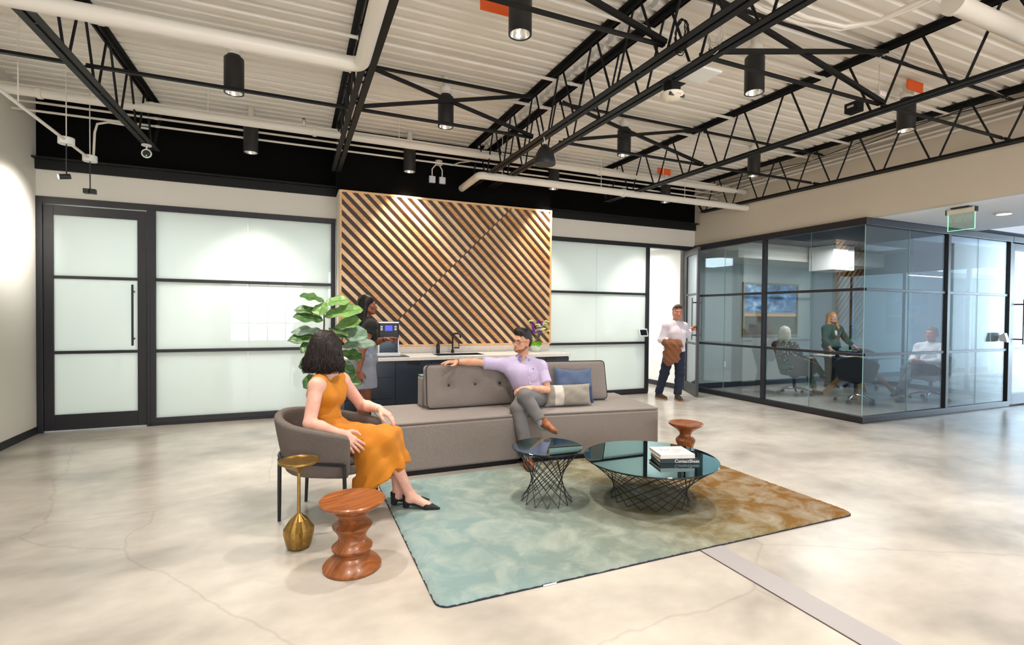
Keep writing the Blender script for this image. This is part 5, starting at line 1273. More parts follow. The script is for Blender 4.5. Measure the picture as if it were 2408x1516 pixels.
# ================================================================== meeting room
OAK = mat('oak', C3(206, 150, 92), .5, noise=(5, C3(178, 122, 70), .35, .7), stretch=(1, 1, 8))
t = thing('meeting_table', 'glass topped meeting table on crossed oak legs', 'table', (9.75, 6.10, 0))
MB().box(-.85, -.5, .725, .85, .5, .74).build('table_top', glassmat('table_glass', (.45, .5, .5, 1), gain=2.5), t, bevel=.003)
for s in (-1, 1):
    for q in (-1, 1):
        MB().bar((s*.62, q*.30, .002), (-s*.10, q*.05, .715), .09, .05).build('leg', OAK, t)
MB().box(-.5, -.04, .66, .5, .04, .722).build('cross_beam', OAK, t)
CHF = mat('office_fabric', C3(92, 92, 96), .9, noise=(200, C3(72, 72, 77), .4, .6), bump=(260, .25)); CHF2 = mat('office_fabric_dark', C3(52, 51, 56), .9, noise=(200, C3(40, 40, 44), .4, .6), bump=(260, .25))
CAST = mat('caster_black', C3(20, 20, 22), .45)
def office_chair(label, loc, rz, m):
    """faces +x"""
    t = thing('office_chair', label, 'chair', loc, rz, 'meeting room swivel chairs')
    n = 28; rows = []
    for i in range(n+1):
        th = i/n*2-1; a = pi+th*math.radians(118); zt = .80-.22*abs(th)**1.5 if abs(th) < .9 else .58
        out = []
        for k in range(8):
            q = k/7; r = .25+.07*q**.8; ex = max(0, abs(th)-.6)*.30
            out.append(Vector((r*math.cos(a)*(1.0)+.02+ex-.03*q*max(0, math.cos(th*1.6)), r*math.sin(a)*1.05, .40+(zt-.40)*q)))
        c = Vector((.05, 0, 0)); inn = []
        for p in out: d = Vector((c.x-p.x, c.y-p.y, 0)).normalized(); inn.append(p+d*.045)
        rows.append(out+[(out[-1]+inn[-1])/2+Vector((0, 0, .015))]+inn[::-1])
    R_ = len(rows[0]); vs = [p for r in rows for p in r]; fs = []
    for i in range(n):
        for j in range(R_): fs.append((i*R_+j, (i+1)*R_+j, (i+1)*R_+(j+1) % R_, i*R_+(j+1) % R_))
    fs += [tuple(range(R_)), tuple(n*R_+j for j in range(R_))[::-1]]
    obj_from('shell', vs, fs, m, t, 'auto', sub=1)
    pr = [(.29*math.cos(2*pi*k/32)+.05, .265*math.sin(2*pi*k/32)) for k in range(32)]
    MB().prism(pr, .37, .455).build('seat', m, t, bevel=.03, seg=3, smooth='auto')
    MB().cyl((0, 0, .12), (0, 0, .37), .028, n=14).cyl((0, 0, .33), (0, 0, .37), .07, .11, n=16).build('column', CAST, t, smooth='auto')
    for k in range(5):
        a = 2*pi*k/5+.3; d = Vector((math.cos(a), math.sin(a), 0))
        MB().tube([d*.03+Vector((0, 0, .135)), d*.16+Vector((0, 0, .125)), d*.29+Vector((0, 0, .075))], [.022, .018, .014], 8).build('base_arm', STEEL, t, smooth='auto')
        w_ = MB(); sd = Vector((-d.y, d.x, 0))
        for s in (-1, 1): w_.cyl(d*.29+sd*s*.010+Vector((0, 0, .031)), d*.29+sd*s*.024+Vector((0, 0, .031)), .030, n=14)
        w_.build('caster', CAST, t, smooth='auto')
office_chair('grey swivel chair with the woman in green trousers', (8.62, 6.60, 0), -.15, CHF)
office_chair('dark grey empty swivel chair with its back to the glass corner', (8.86, 5.62, 0), .55, CHF2)
office_chair('grey swivel chair with the older man in white', (10.42, 5.30, 0), pi-.05, CHF)
office_chair('empty swivel chair beyond the meeting table near the back wall', (10.75, 6.75, 0), pi+.5, CHF)
t = thing('centrepiece_bowl', 'ruffled dark blue glass bowl on the meeting table', 'bowl', (9.72, 6.28, .741))
MB().lathe([(.06, 0), (.09, .02), (.15, .05), (.19, .075), (.185, .08), (.145, .058), (.08, .03), (.0, .02)], 48, cap=False, wob=lambda a, z: 1+(.10*math.sin(a*9) if z > .06 else 0)).build('vessel', mat('cobalt_glass', C3(20, 26, 84), .1), t, smooth=True)
m = MB(); rg = random.Random(8)
for k in range(30):
    a = rg.uniform(0, 2*pi); r = .11*rg.random(); d = Vector((math.cos(a), math.sin(a), 0)); b0 = Vector((r*math.cos(a), r*math.sin(a), .04))
    m.tube([b0, b0+d*.03+Vector((0, 0, .04)), b0+d*.08+Vector((0, 0, .05))], [.008, .012, .002], 5, flat=.3)
m.build('succulents', mat('succulent', C3(120, 150, 96), .7), t, smooth=True)
for i, (x, y, rz, lab) in enumerate(((9.18, 6.42, .2, 'open notebook lying before the woman in green trousers'), (9.3, 5.95, -.3, 'white paper sheet lying on the meeting table'))):
    t = thing('notebook', lab, 'notebook', (x, y, .741), rz); MB().box(-.11, -.15, 0, .11, .15, .008).build('pages', PAGE, t, bevel=.001); MB().box(-.112, -.152, -.0005, .112, .152, .0).build('cover', GPRINT, t)
# painting
t = thing('painting', 'framed painting of a dark cloudy sky over a sunset marsh', 'painting', (9.39, 7.775, 1.04))
MB().box(-.80, -.006, .03, .80, .004, 1.11).build('canvas', None, t)
def sky_paint():
    m = bpy.data.materials.new('painted_sky'); m.use_nodes = True; nt = m.node_tree; b = nt.nodes['Principled BSDF']; N = nt.nodes.new; L = nt.links.new
    tc = N('ShaderNodeTexCoord'); sp = N('ShaderNodeSeparateXYZ'); L(tc.outputs['Object'], sp.inputs[0])
    mp = N('ShaderNodeMapping'); mp.inputs['Scale'].default_value = (2.2, 1, 4.2); L(tc.outputs['Object'], mp.inputs[0])
    n = N('ShaderNodeTexNoise'); n.inputs['Scale'].default_value = 1.5; n.inputs['Detail'].default_value = 7; n.inputs['Distortion'].default_value = .8; L(mp.outputs[0], n.inputs['Vector'])
    r = N('ShaderNodeValToRGB'); e = r.color_ramp.elements; e[0].position = .34; e[0].color = C3(40, 62, 96); e[1].position = .70; e[1].color = C3(226, 236, 244)
    k = e.new(.5); k.color = C3(84, 132, 180); k = e.new(.6); k.color = C3(128, 176, 214); L(n.outputs['Fac'], r.inputs[0])
    h = N('ShaderNodeValToRGB'); h.color_ramp.interpolation = 'LINEAR'; q = h.color_ramp.elements
    q[0].position = 0; q[0].color = C3(92, 82, 52); q[1].position = 1; q[1].color = (0, 0, 0, 1)
    for p_, c in ((.30, (78, 74, 50)), (.36, (54, 54, 46)), (.372, (196, 130, 70)), (.39, (240, 190, 90)), (.42, (210, 150, 100)), (.47, (90, 110, 140))): k = q.new(p_); k.color = C3(*c)
    mr = N('ShaderNodeMapRange'); mr.inputs['From Min'].default_value = .03; mr.inputs['From Max'].default_value = 1.11; L(sp.outputs['Z'], mr.inputs['Value']); L(mr.outputs[0], h.inputs[0])
    ms = N('ShaderNodeMapRange'); ms.inputs['From Min'].default_value = .40; ms.inputs['From Max'].default_value = .50; L(mr.outputs[0], ms.inputs['Value'])
    mx = N('ShaderNodeMixRGB'); L(ms.outputs[0], mx.inputs[0]); L(h.outputs[0], mx.inputs[1]); L(r.outputs[0], mx.inputs[2]); L(mx.outputs[0], b.inputs['Base Color']); b.inputs['Roughness'].default_value = .6
    return m
t.children[0].data.materials.clear(); t.children[0].data.materials.append(sky_paint())
FRG = mat('frame_gold', C3(128, 112, 76), .5)
for a in ((-.83, -.03, 0, -.79, .004, 1.14), (.79, -.03, 0, .83, .004, 1.14), (-.79, -.03, 1.10, .79, .004, 1.14), (-.79, -.03, 0, .79, .004, .04)): MB().box(*a).build('frame_board', FRG, t, bevel=.004)
t = thing('wall_socket', 'white wall socket plate low on the meeting room wall', 'socket', (8.09, 7.778, .42)); MB().box(-.036, -.006, 0, .036, .0, .115).build('plate', WHITEM, t, bevel=.002)
for i in range(2): MB().box(-.016, -.008, .02+.045*i, .016, -.005, .05+.045*i).build('outlet', mat('socket_grey', C3(205, 205, 202), .4), t)
t = thing('ceiling_box', 'white box unit hung under the meeting room soffit', 'air unit', (9.6, 6.6, 2.36)); MB().box(-.3, -.25, 0, .3, .25, .47).build('casing', WHITEM, t, bevel=.01); MB().box(.12, -.256, .05, .27, -.25, .4).build('grille', mat('grille_grey', C3(150, 152, 156), .5), t)
for i, z in enumerate((2.36, 2.50)):
    t = thing('lamp_reflection', ('lower', 'upper')[i]+' slim glowing strip standing in for a lamp reflected in the meeting room glass', 'light', (12.6, 6.5, z)); MB().box(-.75, -.02, .012, .75, .02, .04).build('housing', CYL, t); MB().box(-.75, -.018, 0, .75, .018, .012).build('diffuser', mat('warm_reflection', C3(255, 235, 205), .4, emit=((1, .85, .65, 1), 6)), t)  # glowing strips added beyond the room to imitate lamp reflections in its glass

# tablets by the doors
def tablet(label, loc, rz, wedge):
    t = thing('wall_tablet', label, 'tablet', loc, rz)
    t.rotation_euler = (math.radians(-14), 0, rz)
    MB().box(-.11, -.03 if not wedge else -.02, -.078, .11, 0, .078).build('casing', WHITEM, t, bevel=.012)
    if wedge: MB().add([(-.09, 0, -.07), (.09, 0, -.07), (.09, 0, .07), (-.09, 0, .07), (-.05, .07, -.04), (.05, .07, -.04), (.05, .07, .05), (-.05, .07, .05)], [(0, 1, 2, 3), (7, 6, 5, 4), (0, 4, 5, 1), (1, 5, 6, 2), (2, 6, 7, 3), (3, 7, 4, 0)]).build('mount', WHITEM, t)
    y = -.031 if not wedge else -.021
    MB().box(-.082, y, -.052, .082, y+.002, .052).build('screen', mat('tablet_screen', C3(26, 30, 40), .15), t)
tablet('white framed tablet on the frosted wall beside the open door', (5.92, YB-.075, 1.14), .12, False)
tablet('white wedge tablet mounted on the meeting room glass', (10.66, YG-.085, 1.15), .25, True)

# ================================================================== people in the meeting room
def meeting_people():
    WH = mat('hair_silver', C3(206, 196, 176), .5, noise=(60, C3(176, 164, 142), .35, .65), bump=(60, .4))
    t = thing('person', 'seated woman with silver bob, dotted blouse and green trousers, back to the glass', 'person', (8.6, 6.6, .46))
    J = JJ(pel=(8.46, 6.60, .555), wai=(8.41, 6.61, .68), che=(8.37, 6.61, .835), nk=(8.36, 6.62, .985), shR=(8.40, 6.44, .93), shL=(8.36, 6.79, .93), elR=(8.52, 6.38, .72), wrR=(8.76, 6.42, .70), elL=(8.50, 6.83, .72), wrL=(8.74, 6.72, .72),
           hiR=(8.52, 6.50, .535), hiL=(8.52, 6.68, .535), knR=(8.96, 6.50, .63), anR=(9.22, 6.46, .36), knL=(8.95, 6.62, .55), anL=(9.02, 6.48, .09))
    SK = skin('light', (226, 172, 140), (208, 146, 116)); P, H, A = head((8.375, 6.62, 1.165), (.93, .36, 0), (0, 0, 1), .96, True); nk = [rc(J['nk']-V3(0, 0, .01), H(0, -.022, -.055), .047, .045, .02)]
    sdf_obj('body', [(body(J, .93, 0, True)+nk, .011), (P+nk, .007)]+[(hand(J['wr'+k], (.9, .1, -.1), (0, 0, -1), k, s=.95)[0], .005) for k in 'RL'], SK, t)
    face_parts(t, H, .96, mat('lips_rose', C3(178, 98, 84), .45), WH)
    Q = [el(H(0, -.02, .045), (.088, .103, .086), A, .02), el(H(0, -.06, -.04), (.09, .06, .11), A, .04)]+[rc(H(.07*x, 0, .03), H(.085*x, -.01, -.14), .032, .032, .03) for x in (-1, 1)]+[rc(H(.04*x, -.06, 0), H(.05*x, -.06, -.16), .05, .04, .03) for x in (-1, 1)]+[el(H(0, .12, -.04), (.062, .08, .10), A, .02, '-')]
    sdf_obj('hair', [(Q, .008, folds(.004, ((50, 40, 15), 0), ((-50, 60, 10), 1)))], WH, t)
    m = bpy.data.materials.new('dotted_blouse'); m.use_nodes = True; nt = m.node_tree; b = nt.nodes['Principled BSDF']; v = nt.nodes.new('ShaderNodeTexVoronoi'); v.inputs['Scale'].default_value = 26; v.inputs['Randomness'].default_value = .35
    r = nt.nodes.new('ShaderNodeValToRGB'); r.color_ramp.interpolation = 'CONSTANT'; r.color_ramp.elements[0].color = C3(225, 222, 214); r.color_ramp.elements[1].position = .26; r.color_ramp.elements[1].color = C3(30, 32, 34)
    tc = nt.nodes.new('ShaderNodeTexCoord'); nt.links.new(tc.outputs['Object'], v.inputs['Vector']); nt.links.new(v.outputs['Distance'], r.inputs[0]); nt.links.new(r.outputs[0], b.inputs['Base Color']); b.inputs['Roughness'].default_value = .8
    S = body(J, 1.0, .016, True, True, False); S = [q for q in S if not (q['t'] == 'c' and (np.allclose(q['b'], J['wrL']) or np.allclose(q['b'], J['wrR'])))]
    for k in 'RL': S.append(rc(lerp(J['el'+k], J['wr'+k], .2), lerp(J['el'+k], J['wr'+k], .8), .052, .045, .02, flat=True))
    sdf_obj('blouse', [(S, .010, folds(.005, ((30, 20, 30), 0), ((-20, 40, 35), 2)))], m, t)
    GT = cloth('green_trousers', (46, 92, 78), (34, 74, 62), 60); L = [el(J['pel'], (.15, .17, .12), None, .03)]
    for k in 'RL': L += [rc(J['hi'+k], J['kn'+k], .098, .072, .03), rc(J['kn'+k], lerp(J['kn'+k], J['an'+k], .93), .070, .056, .02, flat=True), el(J['kn'+k], (.073, .073, .07), None, .02)]
    sdf_obj('trousers', [(L, .010)], GT, t)
    shoe(t, 'shoe', J['anL'], (9.20, 6.38, .001), (0, 0, 1), BLK, .9, BLK, top=.03); shoe(t, 'shoe', J['anR']-V3(0, 0, .03), J['anR']+V3(.15, -.02, -.13), nrm(V3(.35, 0, .9)), BLK, .9, BLK, top=.03)

    RB = mat('hair_strawberry', C3(206, 146, 84), .45, noise=(40, C3(176, 112, 56), .35, .65), bump=(50, .4))
    t = thing('person', 'standing woman with long fair hair and a dark green cardigan behind the meeting table', 'person', (10.25, 7.02, 0))
    J = JJ(pel=(10.27, 7.03, .86), wai=(10.26, 7.03, .98), che=(10.26, 7.02, 1.12), nk=(10.25, 7.03, 1.28), shR=(10.09, 7.03, 1.22), shL=(10.42, 6.98, 1.22), elR=(10.03, 7.0, 1.0), wrR=(10.05, 6.90, .82), elL=(10.52, 6.90, 1.02), wrL=(10.60, 6.76, .86),
           hiR=(10.19, 7.03, .83), hiL=(10.35, 7.03, .83), knR=(10.19, 7.02, .45), anR=(10.19, 7.05, .085), knL=(10.35, 7.02, .45), anL=(10.36, 7.05, .085))
    P, H, A = head((10.255, 7.01, 1.455), (-.35, -.93, .02), (0, 0, 1), .96, True); nk = [rc(J['nk']-V3(0, 0, .01), H(0, -.022, -.055), .047, .045, .02)]
    sdf_obj('body', [(body(J, 1.0, 0, True)+nk, .011), (P+nk, .0065), (hand(J['wrR'], (.1, -.2, -1), (.9, -.2, 0), 'R', s=.95)[0], .005), (hand(J['wrL'], (.6, -.7, -.3), (0, 0, -1), 'L', (.1, .1, .1, .1), s=.95)[0], .005)], skin('fair', (220, 174, 156), (208, 152, 134)), t)
    face_parts(t, H, .96, mat('lips_rose', C3(178, 98, 84), .45), RB)
    Q = [el(H(0, -.02, .045), (.086, .10, .086), A, .02)]
    for x in (-1, 1): Q += [rc(H(.066*x, .0, .03), H(.098*x, .03, -.22), .030, .036, .03), rc(H(.04*x, -.06, 0), H(.075*x, -.06, -.25), .05, .045, .03)]
    Q += [el(H(0, .125, -.03), (.062, .085, .095), A, .02, '-')]
    sdf_obj('hair', [(Q, .008, folds(.007, ((40, 30, 45), 0), ((-50, 40, 30), 1)))], RB, t)
    sd = nrm(J['shL']-J['shR']); up = nrm(J['nk']-J['pel']); fr = nrm(np.cross(sd, up))
    S = body(J, 1.02, .010, True, False, False); sdf_obj('top', [(S+[pl(J['pel'], -up), rc(J['nk']+fr*.05+up*.05, J['nk']+fr*.11-up*.06, .05, .03, .01, op='-')], .010)], cloth('white_top', (226, 222, 218), (212, 208, 204), 40), t)
    S = body(J, 1.06, .020, True, True, False); S = [q for q in S if not (q['t'] == 'c' and (np.allclose(q['b'], J['wrL']) or np.allclose(q['b'], J['wrR'])))]
    for k in 'RL': S.append(rc(lerp(J['el'+k], J['wr'+k], .15), lerp(J['el'+k], J['wr'+k], .75), .055, .05, .02, flat=True))
    S += [pl(J['pel']-up*.03, -up), rc(J['nk']+fr*.14+up*.05, J['pel']+fr*.16+up*.12, .062, .012, .01, op='-'), rc(J['nk'], J['nk']+up*.12, .06, .08, .006, op='-')]
    sdf_obj('cardigan', [(S, .010, folds(.005, ((30, 20, 25), 0), ((-20, 40, 35), 2)))], cloth('green_cardigan', (22, 72, 64), (14, 54, 48), 80), t)
    L = [el(J['pel'], (.17, .13, .12), [sd, fr, up], .03)]
    for k in 'RL': L += [rc(J['hi'+k], J['kn'+k], .096, .07, .03), rc(J['kn'+k], J['an'+k], .07, .055, .02, flat=True)]
    sdf_obj('trousers', [(L, .011)], cloth('black_trousers', (24, 26, 32), (16, 18, 24), 60), t)
    for k in 'RL': shoe(t, 'shoe', J['an'+k], J['an'+k]+V3(-.04, -.17, -.084), (0, 0, 1), BLK, .9, BLK)

    GR = mat('hair_grey', C3(150, 148, 148), .5, noise=(60, C3(112, 110, 112), .35, .65), bump=(80, .5))
    t = thing('person', 'older seated man with grey hair and white shirt, laughing, facing left', 'person', (10.4, 5.3, .46))
    J = JJ(pel=(10.40, 5.31, .56), wai=(10.43, 5.31, .68), che=(10.45, 5.31, .84), nk=(10.46, 5.31, .995), shR=(10.43, 5.50, .935), shL=(10.43, 5.12, .935), elR=(10.30, 5.53, .71), wrR=(10.06, 5.40, .70), elL=(10.28, 5.09, .71), wrL=(10.03, 5.24, .70),
           hiR=(10.36, 5.40, .54), hiL=(10.36, 5.22, .54), knR=(9.90, 5.42, .56), anR=(9.78, 5.40, .09), knL=(9.90, 5.24, .64), anL=(9.60, 5.36, .20))
    P, H, A = head((10.435, 5.31, 1.175), (-.97, .12, .06), (0, 0, 1), 1.0); nk = [rc(J['nk']-V3(0, 0, .01), H(0, -.022, -.055), .056, .054, .02)]
    sdf_obj('body', [(body(J, 1.0)+nk, .011), (P+nk, .0065)]+[(hand(J['wr'+k], (-.9, (-.3 if k == 'R' else .3), .1), (0, (-.8 if k == 'R' else .8), -.5), k, (.5, .5, .6, .6))[0], .005) for k in 'RL'], skin('ruddy', (212, 150, 122), (190, 122, 98)), t)
    face_parts(t, H, 1., mat('lips_pale', C3(170, 100, 88), .45), GR)
    Q = [el(H(0, -.024, .050), (.080, .097, .081), A, .01), el(H(0, -.075, .0), (.066, .040, .075), A, .02), rc(H(0, .05, .10), H(0, -.06, .10), .028, .03, .03), el(H(0, .115, -.025), (.085, .078, .085), A, .012, '-'), el(H(.088, .02, -.05), (.05, .06, .06), A, .01, '-'), el(H(-.088, .02, -.05), (.05, .06, .06), A, .01, '-')]
    sdf_obj('hair', [(Q, .007, folds(.004, ((80, 60, 90), 0)))], GR, t)
    S = body(J, 1.06, .018, legs=False); S = [q for q in S if not (q['t'] == 'c' and (np.allclose(q['b'], J['wrL']) or np.allclose(q['b'], J['wrR'])))]
    for k in 'RL': S.append(rc(lerp(J['el'+k], J['wr'+k], .1), lerp(J['el'+k], J['wr'+k], .92), .056, .042, .02, flat=True))
    sdf_obj('shirt', [(S+[rc(J['nk'], J['nk']+V3(0, 0, .12), .058, .075, .006, op='-')], .010, folds(.006, ((30, 20, 30), 0), ((-20, 40, 35), 2)))], cloth('white_oxford', (234, 234, 238), (220, 220, 228), 40), t)
    L = [el(J['pel'], (.15, .17, .12), None, .03)]
    for k in 'RL': L += [rc(J['hi'+k], J['kn'+k], .10, .075, .03), rc(J['kn'+k], lerp(J['kn'+k], J['an'+k], .95), .074, .06, .02, flat=True), el(J['kn'+k], (.076, .076, .072), None, .02)]
    sdf_obj('trousers', [(L, .011)], cloth('charcoal_trousers', (62, 64, 74), (48, 50, 60), 60), t)
    shoe(t, 'shoe', J['anR'], (9.58, 5.38, .001), (0, 0, 1), BLK, 1., BLK); shoe(t, 'shoe', J['anL']-V3(0, 0, .03), J['anL']+V3(-.17, .02, -.10), nrm(V3(-.3, 0, .9)), BLK, 1., BLK)
meeting_people()

# ================================================================== fiddle-leaf fig
LEAF = mat('leaf_green', C3(84, 122, 62), .42, noise=(22, C3(52, 92, 44), .35, .7), spec=.5); LEAF2 = mat('leaf_light', C3(128, 166, 92), .42, noise=(22, C3(92, 134, 66), .35, .7)); LEAF3 = mat('leaf_dull', C3(120, 148, 124), .5, noise=(22, C3(92, 122, 100), .35, .7))
BARK = mat('bark', C3(96, 78, 58), .85)
t = thing('fiddle_leaf_fig', 'potted fiddle-leaf fig with broad leaves behind the woman in mustard', 'plant', (.27, 5.60, 0))
MB().lathe([(.13, 0), (.15, .02), (.175, .34), (.18, .36), (.165, .36), (.155, .32), (.0, .32)], 36, cap=False).build('pot', mat('pot_charcoal', C3(44, 46, 50), .6), t, smooth='auto')
MB().lathe([(0, .325), (.155, .325)], 30, cap=False).build('soil', mat('soil', C3(58, 44, 34), .95, bump=(60, .8)), t)
stem = [Vector(p) for p in ((0, 0, .32), (.01, .0, .7), (-.01, 0, 1.1), (0, 0, 1.35), (-.005, 0, 1.58))]
MB().tube(stem, [.014, .012, .010, .008, .005], 8).build('trunk', BARK, t, smooth=True)
MB().tube([(.005, 0, .55), (.10, .02, .8), (.16, .0, 1.1), (.20, 0, 1.28)], [.011, .009, .008, .005], 8).build('branch', BARK, t, smooth=True)
def leaf(base, tip, w_, m, tilt, seed):
    b0, t0 = Vector(base), Vector(tip); d = t0-b0; L = d.length; d.normalize()
    up = Vector((math.sin(tilt)*.6, -math.cos(tilt)*.35-.25, .75)); up -= d*up.dot(d); up.normalize(); s = d.cross(up); rg = random.Random(seed); ph = rg.uniform(0, 6)
    vs = []; fs = []; n, q = 12, 6
    for i in range(n+1):
        u = i/n; wd = w_*(math.sin(pi*min(1, u)**.85)**.55)*(.52+.72*u)*(.86 if .28 < u < .42 else 1)*.5 if 0 < u < 1 else .001
        for j in range(-q, q+1):
            v = j/q; bend = -.16*L*u*u+.06*L*u; fold = .16*wd*abs(v)**1.2+.010*math.sin(u*14+ph+v*2)*abs(v)
            vs.append(b0+d*L*u+s*wd*v+up*(fold+bend))
    k = 2*q+1
    for i in range(n):
        for j in range(2*q): a = i*k+j; fs.append((a, a+1, a+k+1, a+k))
    o = obj_from('leaf', vs, fs, m, t, True); md = o.modifiers.new('thick', 'SOLIDIFY'); md.thickness = .0025
    MB().tube([b0, b0+d*L*.5+up*(.0+.03*L-.04*L*.25), b0+d*L*.92+up*(-.07*L)], [.004, .003, .001], 5).build('midrib', LEAF2, o, smooth=True)
# leaf list in the plant's own frame: base, tip, width
LV = [((-.005, 0, 1.58), (-.23, .02, 1.655), .13, LEAF), ((-.005, 0, 1.57), (-.06, -.10, 1.44), .16, LEAF2), ((0, 0, 1.55), (.26, .03, 1.62), .14, LEAF2), ((0, 0, 1.42), (.38, -.03, 1.53), .20, LEAF2), ((0, 0, 1.46), (-.29, .03, 1.51), .11, LEAF),
      ((-.005, 0, 1.38), (-.29, -.04, 1.44), .15, LEAF), ((.10, 0, 1.30), (.36, -.06, 1.40), .17, LEAF2), ((.12, 0, 1.24), (.43, -.10, 1.24), .21, LEAF3), ((.18, 0, 1.10), (.53, .02, 1.16), .16, LEAF3), ((-.01, 0, 1.22), (-.35, -.02, 1.20), .15, LEAF), ((-.01, 0, 1.26), (-.32, .05, 1.28), .13, LEAF3),
      ((.16, 0, 1.04), (.38, -.05, 1.00), .15, LEAF), ((.13, 0, .95), (.29, -.08, .77), .16, LEAF), ((.12, 0, .92), (.33, .03, .86), .15, LEAF3), ((.10, 0, .78), (.39, .0, .72), .13, LEAF), ((.05, 0, 1.30), (.22, -.16, 1.24), .17, LEAF), ((0, 0, 1.15), (-.22, -.14, 1.08), .17, LEAF), ((.18, 0, 1.27), (.28, .16, 1.36), .15, LEAF), ((0, .0, 1.0), (-.26, .08, .92), .16, LEAF), ((.0, 0, .85), (.16, -.18, .80), .15, LEAF), ((0, 0, .8), (-.2, -.1, .72), .15, LEAF)]
for i, (a, b_, w_, m) in enumerate(LV): leaf(a, b_, w_*1.32, m, random.Random(i).uniform(-1, 1), i)
# ================================================================== pipes, conduits and devices under the roof
def pipe(name, label, pts, r, m=PIPEM, n=16, cat='pipe', clamps=(), elbow=None, hang=()):
    P = [Vector(p) for p in pts]; t = thing(name, label, cat, P[0])
    MB().tube([p-P[0] for p in P], r, n).build('run', m, t, smooth='auto')
    for c in clamps: c = Vector(c)-P[0]; MB().lathe([(r, -.02), (r*1.25, -.02), (r*1.25, .02), (r, .02)], 18, cap=False).xf(Matrix.Translation(c) @ Matrix.Rotation(pi/2, 4, 'Y')).build('coupling', m, t, smooth='auto')
    for h in hang: h = Vector(h); MB().cyl(h-P[0], Vector((h.x, h.y, ZD(h.y)+.02))-P[0], .004, n=6).build('hanger_rod', m, t)
    return t
def bend(a, c, b_, r, k=6):
    a, c, b_ = Vector(a), Vector(c), Vector(b_); u, v = (a-c).normalized(), (b_-c).normalized(); out = [a]
    for i in range(k+1): s = i/k; out.append((1-s)**2*(c+u*r)+2*s*(1-s)*c+s*s*(c+v*r))
    return out+[b_]
pipe('drain_pipe', 'thick white drain pipe with an elbow at upper left', bend((XL+.01, 3.82, 3.245), (.43, 3.80, 3.245), (.43, -4, 3.20), .09), .051, hang=((-2.2, 3.82, 3.3),), n=24)
pipe('sprinkler_main', 'white sprinkler main running along the back under the deck', [(XL+.01, 6.5, 3.62), (XR-.01, 6.5, 3.62)], .045, clamps=((-2.35, 6.5, 3.62), (.2, 6.5, 3.62), (4.2, 6.5, 3.62)), hang=((-.9, 6.5, 3.66), (1.2, 6.5, 3.66), (3.4, 6.5, 3.66), (5.4, 6.5, 3.66)))
pipe('white_pipe', 'lower white pipe with an elbow above the slat panel corner', bend((2.27, 7.24, 3.335), (2.27, 6.45, 3.335), (XR-.01, 6.45, 3.335), .08), .05, clamps=((4.6, 6.45, 3.335),), hang=((2.6, 6.45, 3.38), (4.2, 6.45, 3.38), (5.8, 6.45, 3.38)), n=20)
for i, (y, z, r, lab, x0) in enumerate(((4.58, 3.845, .016, 'thin white conduit across the bays between the brace rows', XL+.01), (5.26, 3.86, .018, 'thin white conduit just behind the far brace row', XL+.01), (7.05, 3.70, .013, 'upper thin conduit along the black back wall', XL+.01), (7.12, 3.63, .013, 'lower thin conduit along the black back wall', XL+.01), (6.85, 3.80, .013, 'thin conduit beside the sprinkler main', XL+.01), (3.42, 3.83, .014, 'thin white conduit beside the near pendants', XL+.01), (1.95, 3.84, .014, 'thin white conduit nearest the viewer', XL+.01))):
    pipe('conduit', lab, [(x0, y, z), (XR-.01, y, z)], r, n=8, clamps=[(x, y, z) for x in (-1.5, .5, 2.6, 4.8)])
for i, (x, z, r, lab) in enumerate(((7.10, 3.66, .016, 'lowest conduit along the beige wall'), (7.12, 3.72, .016, 'middle conduit along the beige wall'), (7.08, 3.79, .018, 'top conduit along the beige wall'))):
    pipe('conduit', lab, [(x, -3, z-.03), (x, 7.6, z+.02)], r, n=8)
pipe('drain_pipe', 'thick white pipe cutting the top right corner', [(4.12, 2.02, 3.62), (XR-.01, 2.04, 3.62)], .062, n=20, clamps=((4.14, 2.02, 3.62),), hang=((5.6, 2.03, 3.66),))
for i, o in enumerate((0, .09)):
    pipe('flexible_conduit', ('outer', 'inner')[i]+' flexible white conduit looping at top right', [(2.76, 2.62+o, 3.80), (3.2, 2.68+o, 3.76), (3.55, 2.66+o*.8, 3.72), (3.88, 2.60+o*.4, 3.70), (4.02, 2.45, 3.69), (4.08-o*.6, 2.2, 3.69), (4.1-o*.9, 1.6, 3.70)], .017, n=8)
for i, o in enumerate((0, .025, .05)):
    pts = [(2.75+k*.43, 2.90+o+.02*math.sin(k*2.1+i), ZD(2.9)-.085+.03+.015*math.sin(k*1.7+i*2)) for k in range(11)]
    pipe('data_cable', ('front', 'middle', 'rear')[i]+' white cable lying along the near brace row', pts, .006, n=6, cat='cable')
for i in range(2):
    pts = [(6.80+.02*i, 7.2-k*.7, 3.74+.05*math.sin(k*1.3+i*1.5)) for k in range(9)]
    pipe('data_cable', ('upper', 'lower')[i]+' black cable sagging along the beige wall', pts, .005, m=BLK, n=6, cat='cable')
# pendant speaker
t = thing('pendant_speaker', 'black dome pendant speaker hanging below the paired joists', 'speaker', (2.42, 4.80, 3.05))
MB().lathe([(0, .004), (.10, .004), (.112, .0), (.116, .01), (.112, .05), (.095, .11), (.065, .165), (.035, .20), (.02, .212), (.0, .214)], 36, cap=False).build('housing', CYL, t, smooth='auto')
MB().lathe([(0, .002), (.102, .002)], 30, cap=False).build('grille', mat('speaker_grille', C3(60, 56, 54), .7), t)
MB().tube([(0, 0, .21), (.0, .01, .26), (-.012, .02, .32), (.0, .0, .40)], .006, 6).build('cable', PIPEM, t, smooth=True)
